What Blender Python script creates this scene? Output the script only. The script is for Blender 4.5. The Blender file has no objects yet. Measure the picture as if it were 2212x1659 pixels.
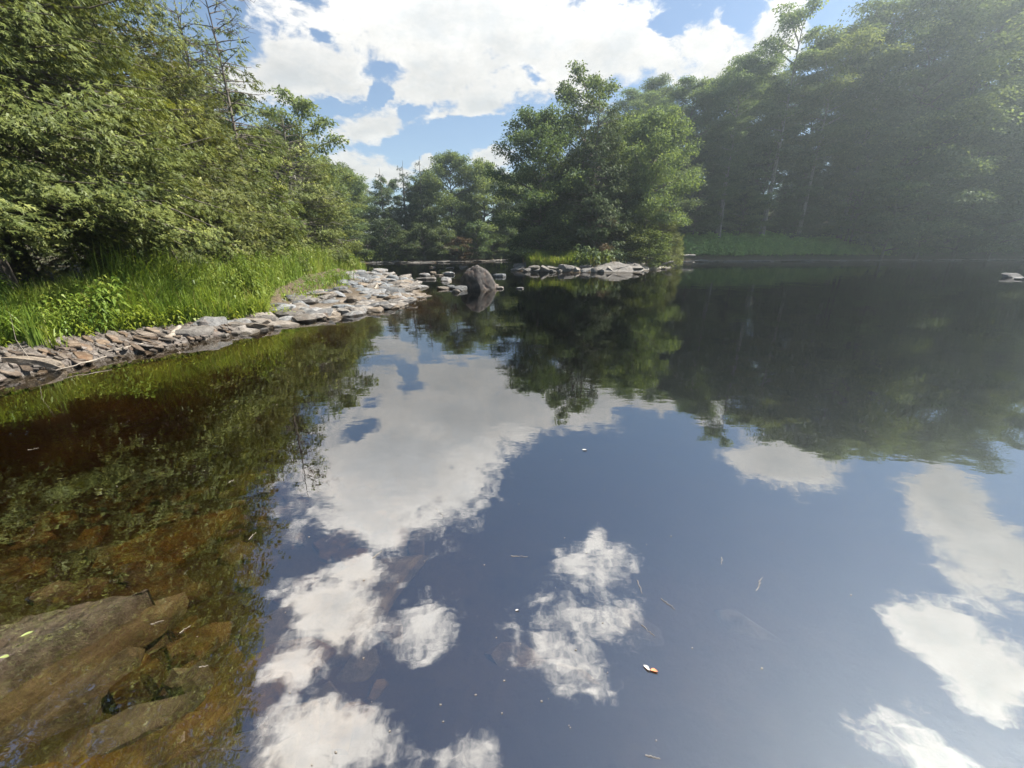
import bpy, math, random
import numpy as np
from mathutils import Vector, Matrix, noise as mnoise

# ------------------------------------------------------------------ scene, camera, sky, sun, exposure
SC = bpy.context.scene
COL = SC.collection
R = math.radians
CAM_H, PITCH, FOC = 1.6, 19.5, 831.0          # eye height (m), downward tilt, focal length in pixels of a 2212 px wide frame
cam_data = bpy.data.cameras.new('camera')
cam_data.sensor_width = 36.0
cam_data.lens = FOC / 2212.0 * 36.0
cam_data.clip_start = 0.05
cam_data.clip_end = 3000.0
cam = bpy.data.objects.new('camera', cam_data)
cam.location = (0, 0, CAM_H)
cam.rotation_euler = (R(90 - PITCH), 0, 0)
COL.objects.link(cam)
SC.camera = cam

SUN_AZ, SUN_EL = R(81), R(50)                  # azimuth clockwise from +Y (the view), elevation
SUN_DIR = Vector((math.sin(SUN_AZ) * math.cos(SUN_EL), math.cos(SUN_AZ) * math.cos(SUN_EL), math.sin(SUN_EL)))
sun_data = bpy.data.lights.new('sun', 'SUN')
sun_data.energy = 5.0
sun_data.angle = R(0.5)
sun_data.color = (1.0, 0.93, 0.82)
sun = bpy.data.objects.new('sun', sun_data)
sun.rotation_euler = SUN_DIR.to_track_quat('Z', 'Y').to_euler()
sun.location = SUN_DIR * 120
COL.objects.link(sun)

SC.view_settings.view_transform = 'Standard'
SC.view_settings.look = 'None'
SC.view_settings.exposure = 1.5
SC.view_settings.gamma = 1.0
SC.view_settings.use_curve_mapping = False
SC.render.engine = 'CYCLES'
SC.cycles.use_denoising = True
SC.cycles.max_bounces = 8
SC.cycles.transparent_max_bounces = 12
SC.cycles.volume_bounces = 0
SC.cycles.caustics_reflective = False
SC.cycles.caustics_refractive = False
SC.cycles.sample_clamp_indirect = 6.0

# cumulus clouds of the sky in stereographic sky coordinates (x, y)/(1+z): centre, half axes, turn, strength
CLOUDS = [
    (-0.2933, 0.6666, 0.1379, 0.0432, -2.965, 1),
    (-0.3138, 0.6353, 0.0343, 0.0139, -2.918, 1),
    (-0.0625, 0.6427, 0.2617, 0.0523, -3.089, 1.2),
    (-0.1045, 0.695, 0.155, 0.0567, -2.999, 1.1),
    (0.1412, 0.6689, 0.1628, 0.0458, 2.921, 1),
    (0.2514, 0.6331, 0.059, 0.0217, 2.746, 1),
    (-0.2439, 0.7481, 0.0757, 0.0282, -3.075, 0.8),
    (-0.0658, 0.7432, 0.0827, 0.0244, 2.998, 0.8),
    (0.3386, 0.6046, 0.0407, 0.0293, 2.743, 1),
    (-0.2899, 0.8088, 0.0607, 0.0344, -2.86, 0.9),
    (-0.2285, 0.8329, 0.0518, 0.0197, -2.937, 0.8),
    (-0.1631, 0.8247, 0.0349, 0.012, -3.141, 0.7),
    (-0.0331, 0.8258, 0.0454, 0.0211, -3.115, 0.9),
    (-0.0193, 0.8591, 0.0415, 0.0179, -3.125, 0.7),
    (-0.1873, 0.5484, 0.1794, 0.1249, -3.036, 1.2),
    (-0.0392, 0.6405, 0.1993, 0.0762, -2.67, 1.1),
    (-0.2077, 0.4749, 0.097, 0.052, -3.02, 0.9),
    (-0.2243, 0.348, 0.0663, 0.0429, 2.875, 0.95),
    (-0.2195, 0.3889, 0.056, 0.0162, -3.005, 0.7),
    (-0.2365, 0.2964, 0.0405, 0.0263, 2.796, 0.6),
    (-0.1683, 0.2466, 0.0708, 0.029, -3.118, 0.75),
    (-0.2001, 0.2179, 0.0446, 0.018, -3.129, 0.9),
    (-0.0577, 0.2391, 0.0379, 0.0239, -3.052, 0.5),
    (-0.112, 0.3382, 0.0324, 0.0306, 0.992, 0.2),
    (0.0882, 0.4151, 0.0317, 0.0274, -2.985, 0.3),
    (0.1388, 0.4167, 0.0344, 0.0285, -2.994, 0.34),
    (0.1226, 0.4482, 0.0226, 0.0112, -2.212, 0.3),
    (0.0801, 0.3382, 0.0661, 0.0495, 3.133, 0.36),
    (0.1328, 0.3481, 0.0312, 0.0212, -2.903, 0.36),
    (0.0595, 0.3026, 0.0341, 0.018, 2.747, 0.3),
    (0.3946, 0.4955, 0.0836, 0.0505, 2.741, 1),
    (0.5175, 0.3831, 0.0551, 0.0402, 1.9, 1),
    (0.508, 0.3295, 0.0593, 0.0536, 1.65, 1),
    (0.4335, 0.2821, 0.0428, 0.028, 2.12, 0.9),
    (0.4435, 0.2488, 0.0383, 0.0331, 2.698, 1),
    (0.3409, 0.2321, 0.0293, 0.02, -2.919, 0.35),
    (0.3552, 0.2084, 0.0326, 0.0256, 3.06, 0.6),
    (0.307, 0.6419, 0.0904, 0.0414, 2.854, 0.8),
    (0.2077, 0.6584, 0.0741, 0.0338, -2.966, 0.8),
]
HOLES = [
    (-0.3548, 0.5921, 0.0451, 0.0182, 3.071, 1),
    (-0.2571, 0.6329, 0.0175, 0.0113, -2.923, 0.9),
    (-0.2071, 0.708, 0.025, 0.0174, 2.429, 1),
    (-0.1711, 0.7414, 0.0301, 0.0133, 2.902, 0.9),
    (0.0306, 0.7027, 0.0209, 0.0097, 3.122, 0.7),
    (0.1998, 0.6283, 0.0326, 0.0115, 2.801, 1),
    (0.2801, 0.6083, 0.0222, 0.0126, 2.798, 1),
    (-0.2805, 0.7138, 0.0273, 0.0083, -2.894, 0.7),
    (-0.0727, 0.7827, 0.2105, 0.0294, 3.095, 1),
    (0.3776, 0.5734, 0.0243, 0.0112, 2.941, 0.9),
    (0.0573, 0.5632, 0.0232, 0.0137, 3.102, 0.3),
    (-0.1885, 0.6819, 0.0406, 0.0192, -3.056, 0.8),
    (-0.2584, 0.5855, 0.0448, 0.0156, -2.686, 0.7),
]
SKY_STRENGTH = 0.057
CLOUD_LEVEL = 0.365                             # radiance of a sunlit cloud

class NT:
    """small helper for building node trees"""
    def __init__(self, tree):
        self.t = tree; self.n = tree.nodes; self.l = tree.links
    def node(self, kind, **kw):
        nd = self.n.new(kind)
        for k, v in kw.items(): setattr(nd, k, v)
        return nd
    def set(self, sock, v):
        if isinstance(v, bpy.types.NodeSocket): self.l.new(v, sock)
        else: sock.default_value = v
    def math(self, op, a, b=None, c=None, clamp=False):
        nd = self.node('ShaderNodeMath', operation=op); nd.use_clamp = clamp
        for i, v in enumerate((a, b, c)):
            if v is not None: self.set(nd.inputs[i], v)
        return nd.outputs[0]
    def vmath(self, op, a, b=None, scale=None):
        nd = self.node('ShaderNodeVectorMath', operation=op)
        self.set(nd.inputs[0], a)
        if b is not None: self.set(nd.inputs[1], b)
        if scale is not None: self.set(nd.inputs['Scale'], scale)
        return nd.outputs['Value'] if op in ('LENGTH', 'DOT_PRODUCT', 'DISTANCE') else nd.outputs['Vector']
    def smooth(self, v, a, b, lo=0.0, hi=1.0):
        nd = self.node('ShaderNodeMapRange', interpolation_type='SMOOTHSTEP')
        self.set(nd.inputs['Value'], v)
        for k, x in (('From Min', a), ('From Max', b), ('To Min', lo), ('To Max', hi)): self.set(nd.inputs[k], x)
        return nd.outputs['Result']
    def linear(self, v, a, b, lo=0.0, hi=1.0):
        nd = self.node('ShaderNodeMapRange')
        self.set(nd.inputs['Value'], v)
        for k, x in (('From Min', a), ('From Max', b), ('To Min', lo), ('To Max', hi)): self.set(nd.inputs[k], x)
        return nd.outputs['Result']
    def noise(self, vec, scale, detail=3.0, rough=0.5, dist=0.0):
        nd = self.node('ShaderNodeTexNoise')
        if vec is not None: self.set(nd.inputs['Vector'], vec)
        self.set(nd.inputs['Scale'], scale); self.set(nd.inputs['Detail'], detail)
        self.set(nd.inputs['Roughness'], rough); self.set(nd.inputs['Distortion'], dist)
        return nd.outputs[0]
    def mix(self, f, a, b):
        nd = self.node('ShaderNodeMix', data_type='RGBA')
        self.set(nd.inputs['Factor'], f)
        for s, v in ((nd.inputs[6], a), (nd.inputs[7], b)):
            self.set(s, v if isinstance(v, bpy.types.NodeSocket) else (v[0], v[1], v[2], 1.0))
        return nd.outputs[2]
    def xyz(self, v):
        nd = self.node('ShaderNodeSeparateXYZ'); self.set(nd.inputs[0], v); return nd.outputs
    def vec(self, x, y, z):
        nd = self.node('ShaderNodeCombineXYZ')
        for i, v in enumerate((x, y, z)): self.set(nd.inputs[i], v)
        return nd.outputs[0]

def build_world():
    w = bpy.data.worlds.new('World'); SC.world = w; w.use_nodes = True
    N = NT(w.node_tree); N.n.clear()
    d = N.node('ShaderNodeTexCoord').outputs['Generated']
    X, Y, Z = N.xyz(d)
    zc = N.math('MAXIMUM', Z, 0.0)
    k = N.math('DIVIDE', 1.0, N.math('ADD', zc, 1.0))
    sx, sy = N.math('MULTIPLY', X, k), N.math('MULTIPLY', Y, k)
    P = N.vec(sx, sy, 0.0)
    # warp the layout a little so that outlines billow
    kp = N.math('DIVIDE', 1.0, N.math('ADD', zc, 0.5))
    plane = N.vec(N.math('MULTIPLY', X, kp), N.math('MULTIPLY', Y, kp), N.math('MULTIPLY', zc, 1.2))
    wn = N.node('ShaderNodeTexNoise'); N.set(wn.inputs['Vector'], plane); N.set(wn.inputs['Scale'], 5.5); N.set(wn.inputs['Detail'], 4.0); N.set(wn.inputs['Roughness'], 0.6)
    wv = N.vmath('SCALE', N.vmath('SUBTRACT', wn.outputs['Color'], (0.5, 0.5, 0.5)), scale=0.075)
    PW = N.vmath('ADD', P, wv)
    def blob(c):
        mp = N.node('ShaderNodeMapping', vector_type='TEXTURE')
        N.set(mp.inputs['Vector'], PW)
        mp.inputs['Location'].default_value = (c[0], c[1], 0)
        mp.inputs['Rotation'].default_value = (0, 0, c[4])
        mp.inputs['Scale'].default_value = (c[2], c[3], 1)
        ln = N.vmath('LENGTH', mp.outputs[0])
        return N.math('MULTIPLY', N.math('SUBTRACT', 1.0, N.math('POWER', ln, 1.5)), c[5])
    dens = None
    for c in CLOUDS:
        b = blob(c)
        dens = b if dens is None else N.math('SMOOTH_MAX', dens, b, 0.25)
    dens = N.math('MAXIMUM', dens, -0.9)
    hole = None
    for c in HOLES:
        b = blob(c)
        hole = b if hole is None else N.math('MAXIMUM', hole, b)
    dens = N.math('SUBTRACT', dens, N.math('MULTIPLY', N.math('MAXIMUM', hole, 0.0), 1.25))
    n1 = N.noise(plane, 7.5, 10.0, 0.62, 0.4)
    n2 = N.noise(plane, 22.0, 9.0, 0.66, 0.6)
    cov = N.math('ADD', dens, N.math('MULTIPLY', N.math('SUBTRACT', n1, 0.52), 1.9))
    cov = N.math('ADD', cov, N.math('MULTIPLY', N.math('SUBTRACT', n2, 0.5), 1.25))
    n3 = N.noise(plane, 60.0, 6.0, 0.68, 0.3)
    cov = N.math('ADD', cov, N.math('MULTIPLY', N.math('SUBTRACT', n3, 0.5), 0.7))
    alpha = N.smooth(cov, -0.12, 0.5)
    thick = N.smooth(N.math('ADD', N.math('MULTIPLY', cov, 0.55), N.math('MULTIPLY', N.noise(plane, 6.0, 6.0, 0.6), 0.9)), 0.6, 1.2)
    puff = N.linear(N.math('ADD', N.math('MULTIPLY', n2, 0.6), N.math('MULTIPLY', n1, 0.4)), 0.36, 0.64, 0.80, 1.10)
    body = N.mix(thick, (1.0, 0.965, 0.91), (0.68, 0.69, 0.69))
    level = N.smooth(Z, 0.28, 0.68, CLOUD_LEVEL, CLOUD_LEVEL * 2.4)   # overhead clouds stand nearer to the sun
    ccol = N.vmath('SCALE', N.vmath('SCALE', body, scale=puff), scale=level)
    sky = N.node('ShaderNodeTexSky', sky_type='NISHITA')
    sky.sun_disc = False
    sky.sun_elevation = SUN_EL
    sky.sun_rotation = SUN_AZ
    sky.altitude = 200.0; sky.air_density = 1.0; sky.dust_density = 0.25; sky.ozone_density = 2.0
    up = N.vec(X, Y, N.math('MAXIMUM', Z, 0.005))
    N.set(sky.inputs['Vector'], up) if 'Vector' in sky.inputs else None
    scol = N.vmath('SCALE', sky.outputs[0], scale=SKY_STRENGTH)
    col = N.mix(N.math('MULTIPLY', alpha, N.smooth(Z, 0.0, 0.03)), scol, ccol)
    bg = N.node('ShaderNodeBackground'); N.set(bg.inputs['Color'], col); bg.inputs['Strength'].default_value = 1.0
    out = N.node('ShaderNodeOutputWorld'); N.l.new(bg.outputs[0], out.inputs[0])
    w.cycles.sampling_method = 'MANUAL'; w.cycles.sample_map_resolution = 1024
build_world()

# ------------------------------------------------------------------ helpers
def rng(seed): return np.random.default_rng(seed)

def spot(px, py, z=0.0):
    """where a sight line of the survey photo (2212 px wide) meets the level z"""
    c, s = math.cos(R(PITCH)), math.sin(R(PITCH))
    x, y = px - 1106.0, 829.5 - py
    k = (z - CAM_H) / (y * c - FOC * s)
    return x * k, (FOC * c + y * s) * k

def npmesh(name, verts, faces, mat=None, smooth=False, tint=None):
    """mesh from numpy arrays; faces is (m,3) or (m,4) or a list of such arrays"""
    me = bpy.data.meshes.new(name)
    fl = faces if isinstance(faces, list) else [faces]
    fl = [np.asarray(f, dtype=np.int32) for f in fl if len(f)]
    verts = np.asarray(verts, dtype=np.float32)
    me.vertices.add(len(verts)); me.vertices.foreach_set('co', verts.ravel())
    idx = np.concatenate([f.ravel() for f in fl])
    tot = np.concatenate([np.full(len(f), f.shape[1], dtype=np.int32) for f in fl])
    start = np.concatenate([[0], np.cumsum(tot)[:-1]]).astype(np.int32)
    me.loops.add(len(idx)); me.loops.foreach_set('vertex_index', idx)
    me.polygons.add(len(tot)); me.polygons.foreach_set('loop_start', start)
    try: me.polygons.foreach_set('loop_total', tot)
    except Exception: pass
    if tint is not None:
        at = me.attributes.new('tint', 'FLOAT', 'POINT'); at.data.foreach_set('value', np.asarray(tint, dtype=np.float32))
    me.polygons.foreach_set('use_smooth', np.full(len(tot), smooth, dtype=bool))
    me.update(calc_edges=True)
    if mat is not None: me.materials.append(mat)
    return me

def link(name, data, parent=None, loc=None, rot=None, scale=None):
    o = bpy.data.objects.new(name, data); COL.objects.link(o)
    if parent is not None: o.parent = parent
    if loc is not None: o.location = loc
    if rot is not None: o.rotation_euler = rot
    if scale is not None: o.scale = scale
    return o

def tag(o, label, cat, group=None, kind=None):
    if label: o['label'] = label
    if cat: o['category'] = cat
    if group: o['group'] = group
    if kind: o['kind'] = kind
    return o

def norm(a): return a / np.maximum(np.linalg.norm(a, axis=-1, keepdims=True), 1e-9)

def frames(d, up):
    """rotation matrices whose Y axis is d and whose Z axis is close to up"""
    y = norm(d); x = norm(np.cross(y, up)); z = np.cross(x, y)
    return np.stack([x, y, z], axis=-1)

def scatter(tv, tf, Rm, pos, sc):
    """copies of a template (tv, tf) into one vertex / face array"""
    n, k = len(pos), len(tv)
    sc = np.asarray(sc)
    t = tv[None] * (sc[:, None, None] if sc.ndim == 1 else sc[:, None, :])
    v = np.einsum('nij,nkj->nki', Rm, t) + pos[:, None, :]
    f = tf[None] + (np.arange(n) * k)[:, None, None]
    return v.reshape(-1, 3), f.reshape(-1, tf.shape[1])

def tube(points, radii, sides=6):
    p = np.asarray(points, float); r = np.asarray(radii, float); n = len(p)
    t = np.gradient(p, axis=0); t = norm(t)
    ref = np.array([0.0, 0.0, 1.0]) if abs(t[0][2]) < 0.8 else np.array([1.0, 0.0, 0.0])
    x = norm(np.cross(t, ref)); y = np.cross(t, x)
    a = np.arange(sides) * 2 * np.pi / sides
    v = p[:, None] + r[:, None, None] * (x[:, None] * np.cos(a)[None, :, None] + y[:, None] * np.sin(a)[None, :, None])
    v = v.reshape(-1, 3)
    i = np.arange(n - 1)[:, None] * sides; j = np.arange(sides)[None]; j2 = (j + 1) % sides
    f = np.stack([i + j, i + j2, i + sides + j2, i + sides + j], axis=-1).reshape(-1, 4)
    return v, f

class Acc:
    def __init__(self): self.v = []; self.f = []; self.n = 0
    def add(self, v, f): self.v.append(v); self.f.append(f + self.n); self.n += len(v)
    def out(self): return np.concatenate(self.v), np.concatenate(self.f)

# ------------------------------------------------------------------ materials
def new_mat(name):
    m = bpy.data.materials.new(name); m.use_nodes = True
    N = NT(m.node_tree); N.n.clear()
    out = N.node('ShaderNodeOutputMaterial')
    return m, N, out

def leaf_mat(name, dark, mid, light, translucent=0.3, gloss=0.012):
    m, N, out = new_mat(name)
    at = N.node('ShaderNodeAttribute'); at.attribute_name = 'tint'
    info = N.node('ShaderNodeObjectInfo')
    t = at.outputs['Fac']
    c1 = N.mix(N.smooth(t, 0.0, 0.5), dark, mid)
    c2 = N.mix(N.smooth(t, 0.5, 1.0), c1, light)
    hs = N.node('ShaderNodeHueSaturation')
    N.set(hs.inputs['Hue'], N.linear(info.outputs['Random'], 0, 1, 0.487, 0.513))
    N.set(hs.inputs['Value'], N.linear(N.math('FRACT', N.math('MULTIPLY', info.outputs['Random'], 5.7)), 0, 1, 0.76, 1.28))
    N.set(hs.inputs['Color'], c2)
    c = hs.outputs[0]
    df = N.node('ShaderNodeBsdfDiffuse'); N.set(df.inputs['Color'], c)
    tr = N.node('ShaderNodeBsdfTranslucent'); N.set(tr.inputs['Color'], N.vmath('MULTIPLY', c, (1.25, 1.2, 0.6)))
    mx = N.node('ShaderNodeMixShader'); mx.inputs[0].default_value = translucent
    N.l.new(df.outputs[0], mx.inputs[1]); N.l.new(tr.outputs[0], mx.inputs[2])
    gl = N.node('ShaderNodeBsdfGlossy'); gl.inputs['Roughness'].default_value = 0.45; gl.inputs['Color'].default_value = (0.9, 0.95, 0.9, 1)
    m2 = N.node('ShaderNodeMixShader'); m2.inputs[0].default_value = gloss
    N.l.new(mx.outputs[0], m2.inputs[1]); N.l.new(gl.outputs[0], m2.inputs[2])
    N.l.new(m2.outputs[0], out.inputs[0])
    return m

def bark_mat(name, a, b, scale=(14, 14, 2.5)):
    m, N, out = new_mat(name)
    tc = N.node('ShaderNodeTexCoord').outputs['Object']
    v = N.vmath('MULTIPLY', tc, scale)
    n = N.noise(v, 1.0, 6.0, 0.65)
    lich = N.smooth(N.noise(tc, 2.2, 4.0, 0.6), 0.52, 0.66)
    c = N.mix(N.smooth(n, 0.35, 0.65), a, b)
    c = N.mix(N.math('MULTIPLY', lich, 0.5), c, (b[0] * 1.3, b[1] * 1.35, b[2] * 1.25))
    bs = N.node('ShaderNodeBsdfPrincipled'); N.set(bs.inputs['Base Color'], c); bs.inputs['Roughness'].default_value = 0.9
    bp = N.node('ShaderNodeBump'); bp.inputs['Strength'].default_value = 0.6; bp.inputs['Distance'].default_value = 0.02
    N.set(bp.inputs['Height'], n); N.l.new(bp.outputs[0], bs.inputs['Normal'])
    N.l.new(bs.outputs[0], out.inputs[0])
    return m

def rock_mat(name, a, b, stain=(0.16, 0.10, 0.06), scale=3.0, layers=0.0, wet=True, vary=0.35):
    m, N, out = new_mat(name)
    tc = N.node('ShaderNodeTexCoord').outputs['Object']
    geo = N.node('ShaderNodeNewGeometry')
    info = N.node('ShaderNodeObjectInfo')
    off = N.vmath('SCALE', N.vec(info.outputs['Random'], info.outputs['Random'], info.outputs['Random']), scale=37.0)
    p = N.vmath('ADD', N.vmath('SCALE', geo.outputs['Position'], scale=3.0), off)
    n1 = N.noise(p, scale, 6.0, 0.62)
    n2 = N.noise(p, scale * 6.5, 5.0, 0.65)
    n3 = N.noise(p, scale * 0.6, 3.0, 0.5)
    c = N.mix(N.smooth(n1, 0.36, 0.64), a, b)
    c = N.mix(N.math('MULTIPLY', N.smooth(n3, 0.52, 0.68), 0.6), c, stain)
    c = N.mix(N.math('MULTIPLY', N.smooth(n2, 0.56, 0.72), 0.45), c, (a[0] * 0.45, a[1] * 0.45, a[2] * 0.45))
    lich = N.smooth(N.noise(p, scale * 2.6, 7.0, 0.7), 0.60, 0.68)
    c = N.mix(N.math('MULTIPLY', lich, 0.5), c, (b[0] * 1.25, b[1] * 1.28, b[2] * 1.2))
    hs = N.node('ShaderNodeHueSaturation')
    N.set(hs.inputs['Value'], N.linear(info.outputs['Random'], 0, 1, 1 - vary, 1 + vary)); N.set(hs.inputs['Color'], c)
    N.set(hs.inputs['Saturation'], N.linear(N.math('FRACT', N.math('MULTIPLY', info.outputs['Random'], 7.31)), 0, 1, 0.4, 1.3))
    c = hs.outputs[0]
    rough = 0.85
    if wet:
        z = N.xyz(geo.outputs['Position'])[2]
        line = N.math('ADD', z, N.math('MULTIPLY', N.math('SUBTRACT', N.noise(geo.outputs['Position'], 9.0, 3.0), 0.5), 0.05))
        wf = N.smooth(line, 0.015, 0.05, 1.0, 0.0)
        c = N.mix(N.math('MULTIPLY', wf, 0.72), c, (0.035, 0.027, 0.018))
        rough = N.linear(wf, 0, 1, 0.85, 0.35)
    bs = N.node('ShaderNodeBsdfPrincipled'); N.set(bs.inputs['Base Color'], c); N.set(bs.inputs['Roughness'], rough)
    bs.inputs['Specular IOR Level'].default_value = 0.3
    h = N.math('ADD', N.math('MULTIPLY', n1, 0.6), N.math('MULTIPLY', n2, 0.4))
    bp = N.node('ShaderNodeBump'); bp.inputs['Strength'].default_value = 0.75; bp.inputs['Distance'].default_value = 0.035
    N.set(bp.inputs['Height'], h); N.l.new(bp.outputs[0], bs.inputs['Normal'])
    N.l.new(bs.outputs[0], out.inputs[0])
    return m

def plain_mat(name, col, rough=0.7, var=0.25, scale=20.0):
    m, N, out = new_mat(name)
    tc = N.node('ShaderNodeTexCoord').outputs['Object']
    n = N.noise(tc, scale, 4.0, 0.6)
    c = N.mix(n, tuple(x * (1 - var) for x in col), tuple(min(1, x * (1 + var)) for x in col))
    bs = N.node('ShaderNodeBsdfPrincipled'); N.set(bs.inputs['Base Color'], c); bs.inputs['Roughness'].default_value = rough
    N.l.new(bs.outputs[0], out.inputs[0])
    return m

M = {}
M['cedar'] = leaf_mat('cedar_foliage', (0.062, 0.084, 0.028), (0.140, 0.165, 0.048), (0.275, 0.29, 0.082), 0.28)
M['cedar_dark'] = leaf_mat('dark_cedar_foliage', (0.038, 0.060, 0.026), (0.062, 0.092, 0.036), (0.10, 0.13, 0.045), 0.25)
M['maple'] = leaf_mat('maple_foliage', (0.064, 0.100, 0.050), (0.118, 0.170, 0.080), (0.22, 0.27, 0.12), 0.48)
M['maple_light'] = leaf_mat('light_maple_foliage', (0.082, 0.120, 0.054), (0.145, 0.19, 0.084), (0.24, 0.285, 0.128), 0.46)
M['shrub'] = leaf_mat('shrub_foliage', (0.05, 0.075, 0.02), (0.085, 0.115, 0.028), (0.13, 0.155, 0.04), 0.3)
M['grass'] = leaf_mat('grass_blades', (0.09, 0.145, 0.025), (0.175, 0.24, 0.042), (0.30, 0.34, 0.09), 0.42)
M['weed'] = leaf_mat('weed_leaves', (0.075, 0.125, 0.02), (0.15, 0.215, 0.035), (0.27, 0.31, 0.06), 0.42)
M['herb'] = leaf_mat('bank_herbs', (0.15, 0.24, 0.06), (0.22, 0.33, 0.09), (0.30, 0.41, 0.12), 0.45)
M['straw'] = leaf_mat('dry_straw', (0.16, 0.12, 0.05), (0.25, 0.20, 0.09), (0.36, 0.30, 0.15), 0.3)
M['fern'] = leaf_mat('yellow_green_leaves', (0.15, 0.20, 0.02), (0.24, 0.29, 0.03), (0.33, 0.36, 0.04), 0.42)
M['red_leaf'] = leaf_mat('rusty_dead_leaves', (0.075, 0.058, 0.036), (0.115, 0.082, 0.052), (0.16, 0.115, 0.075), 0.25)
M['bark'] = bark_mat('bark', (0.055, 0.045, 0.036), (0.15, 0.13, 0.11))
M['pale_bark'] = bark_mat('pale_bark', (0.13, 0.12, 0.105), (0.28, 0.265, 0.24), (9, 9, 3))
M['dead_wood'] = bark_mat('dead_wood', (0.17, 0.155, 0.14), (0.36, 0.34, 0.31), (20, 20, 20))
M['drift'] = bark_mat('driftwood', (0.15, 0.125, 0.10), (0.30, 0.265, 0.225), (6, 6, 25))
M['rock_grey'] = rock_mat('grey_rock', (0.116, 0.116, 0.119), (0.209, 0.206, 0.200))
M['rock_tan'] = rock_mat('tan_rock', (0.105, 0.09, 0.075), (0.195, 0.17, 0.143), stain=(0.151, 0.116, 0.087))
M['rock_blue'] = rock_mat('bluish_rock', (0.093, 0.099, 0.107), (0.174, 0.183, 0.191), stain=(0.116, 0.104, 0.087))
M['boulder'] = rock_mat('boulder_rock', (0.034, 0.032, 0.033), (0.098, 0.086, 0.078), stain=(0.121, 0.083, 0.066), scale=1.7, vary=0.0)
M['slate'] = rock_mat('slate', (0.07, 0.052, 0.039), (0.155, 0.122, 0.094), stain=(0.10, 0.062, 0.042), scale=2.4, vary=0.45)
M['sunk'] = rock_mat('sunken_rock', (0.050, 0.034, 0.015), (0.135, 0.092, 0.036), stain=(0.110, 0.065, 0.025), scale=2.2, wet=False, vary=0.3)
M['ledge'] = rock_mat('ledge_rock', (0.115, 0.107, 0.098), (0.215, 0.202, 0.186), stain=(0.157, 0.128, 0.104), scale=1.6)

# ------------------------------------------------------------------ ground, riverbed and water
RIVER = np.array([(-6.6, 4.7), (-6.2, 5.8), (-5.8, 6.5), (-5.1, 8.5), (-4.1, 9.8), (-3.3, 11.6), (-3.0, 12.9), (-3.3, 14.6), (-4.6, 18.5), (-6.0, 22.4),
    (-8.4, 25.5), (-11.0, 27.5), (-14.0, 36.0), (-17.0, 43.5), (-14.0, 45.0), (-9.0, 46.0), (-4.0, 49.0), (0.5, 54.0), (4.0, 56.0), (5.5, 52.0), (3.0, 42.0),
    (0.6, 34.0), (0.2, 29.6), (1.6, 28.4), (4.5, 27.6), (7.5, 28.0), (10.0, 30.4), (13.2, 34.5), (14.8, 37.6), (14.6, 41.0), (15.5, 45.0), (20.0, 48.0),
    (30.0, 49.5), (45.0, 52.0), (70.0, 56.0), (120.0, 55.0), (120.0, -9.0), (30.0, -5.0), (8.0, -1.6), (3.0, -0.5), (0.0, -0.35), (-1.6, 0.1),
    (-3.2, 0.9), (-5.0, 0.8), (-8.5, 1.2), (-8.2, 3.4)])

def river_sd(x, y):
    """signed distance to the water's edge: positive on land, negative in the river"""
    p = np.stack([x, y], -1); a = RIVER; b = np.roll(RIVER, -1, axis=0)
    best = np.full(x.shape, 1e9); inside = np.zeros(x.shape, bool)
    for (ax, ay), (bx, by) in zip(a, b):
        e = np.array([bx - ax, by - ay]); w = p - np.array([ax, ay])
        t = np.clip((w @ e) / (e @ e), 0, 1)
        dd = w - t[..., None] * e
        best = np.minimum(best, np.einsum('...i,...i', dd, dd))
        cond = ((ay > y) != (by > y))
        with np.errstate(divide='ignore', invalid='ignore'):
            xi = (bx - ax) * (y - ay) / (by - ay if by != ay else 1e-9) + ax
        inside ^= cond & (x < xi)
    s = np.sqrt(best)
    return np.where(inside, -s, s)

def wob(x, y, f, seed=0.0):
    return (np.sin(x * f + 1.3 * np.sin(y * f * 0.7 + seed)) + np.sin(y * f * 1.13 + 1.7 * np.sin(x * f * 0.61 + 2 + seed))
            + 0.5 * np.sin((x + y) * f * 2.1 + seed)) / 2.5

SHOAL = np.array([(-5.5, 8.6), (-4.0, 9.7), (-2.9, 12.6), (-3.2, 15.0), (-6.0, 23.0), (-9.2, 26.0), (-9.6, 22.0), (-8.0, 15.5), (-6.6, 11.0)])
def in_poly(poly, x, y):
    ins = np.zeros(np.shape(x), bool); b = np.roll(poly, -1, axis=0)
    for (ax, ay), (bx, by) in zip(poly, b):
        c = (ay > y) != (by > y)
        ins ^= c & (x < (bx - ax) * (y - ay) / ((by - ay) or 1e-9) + ax)
    return ins

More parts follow.
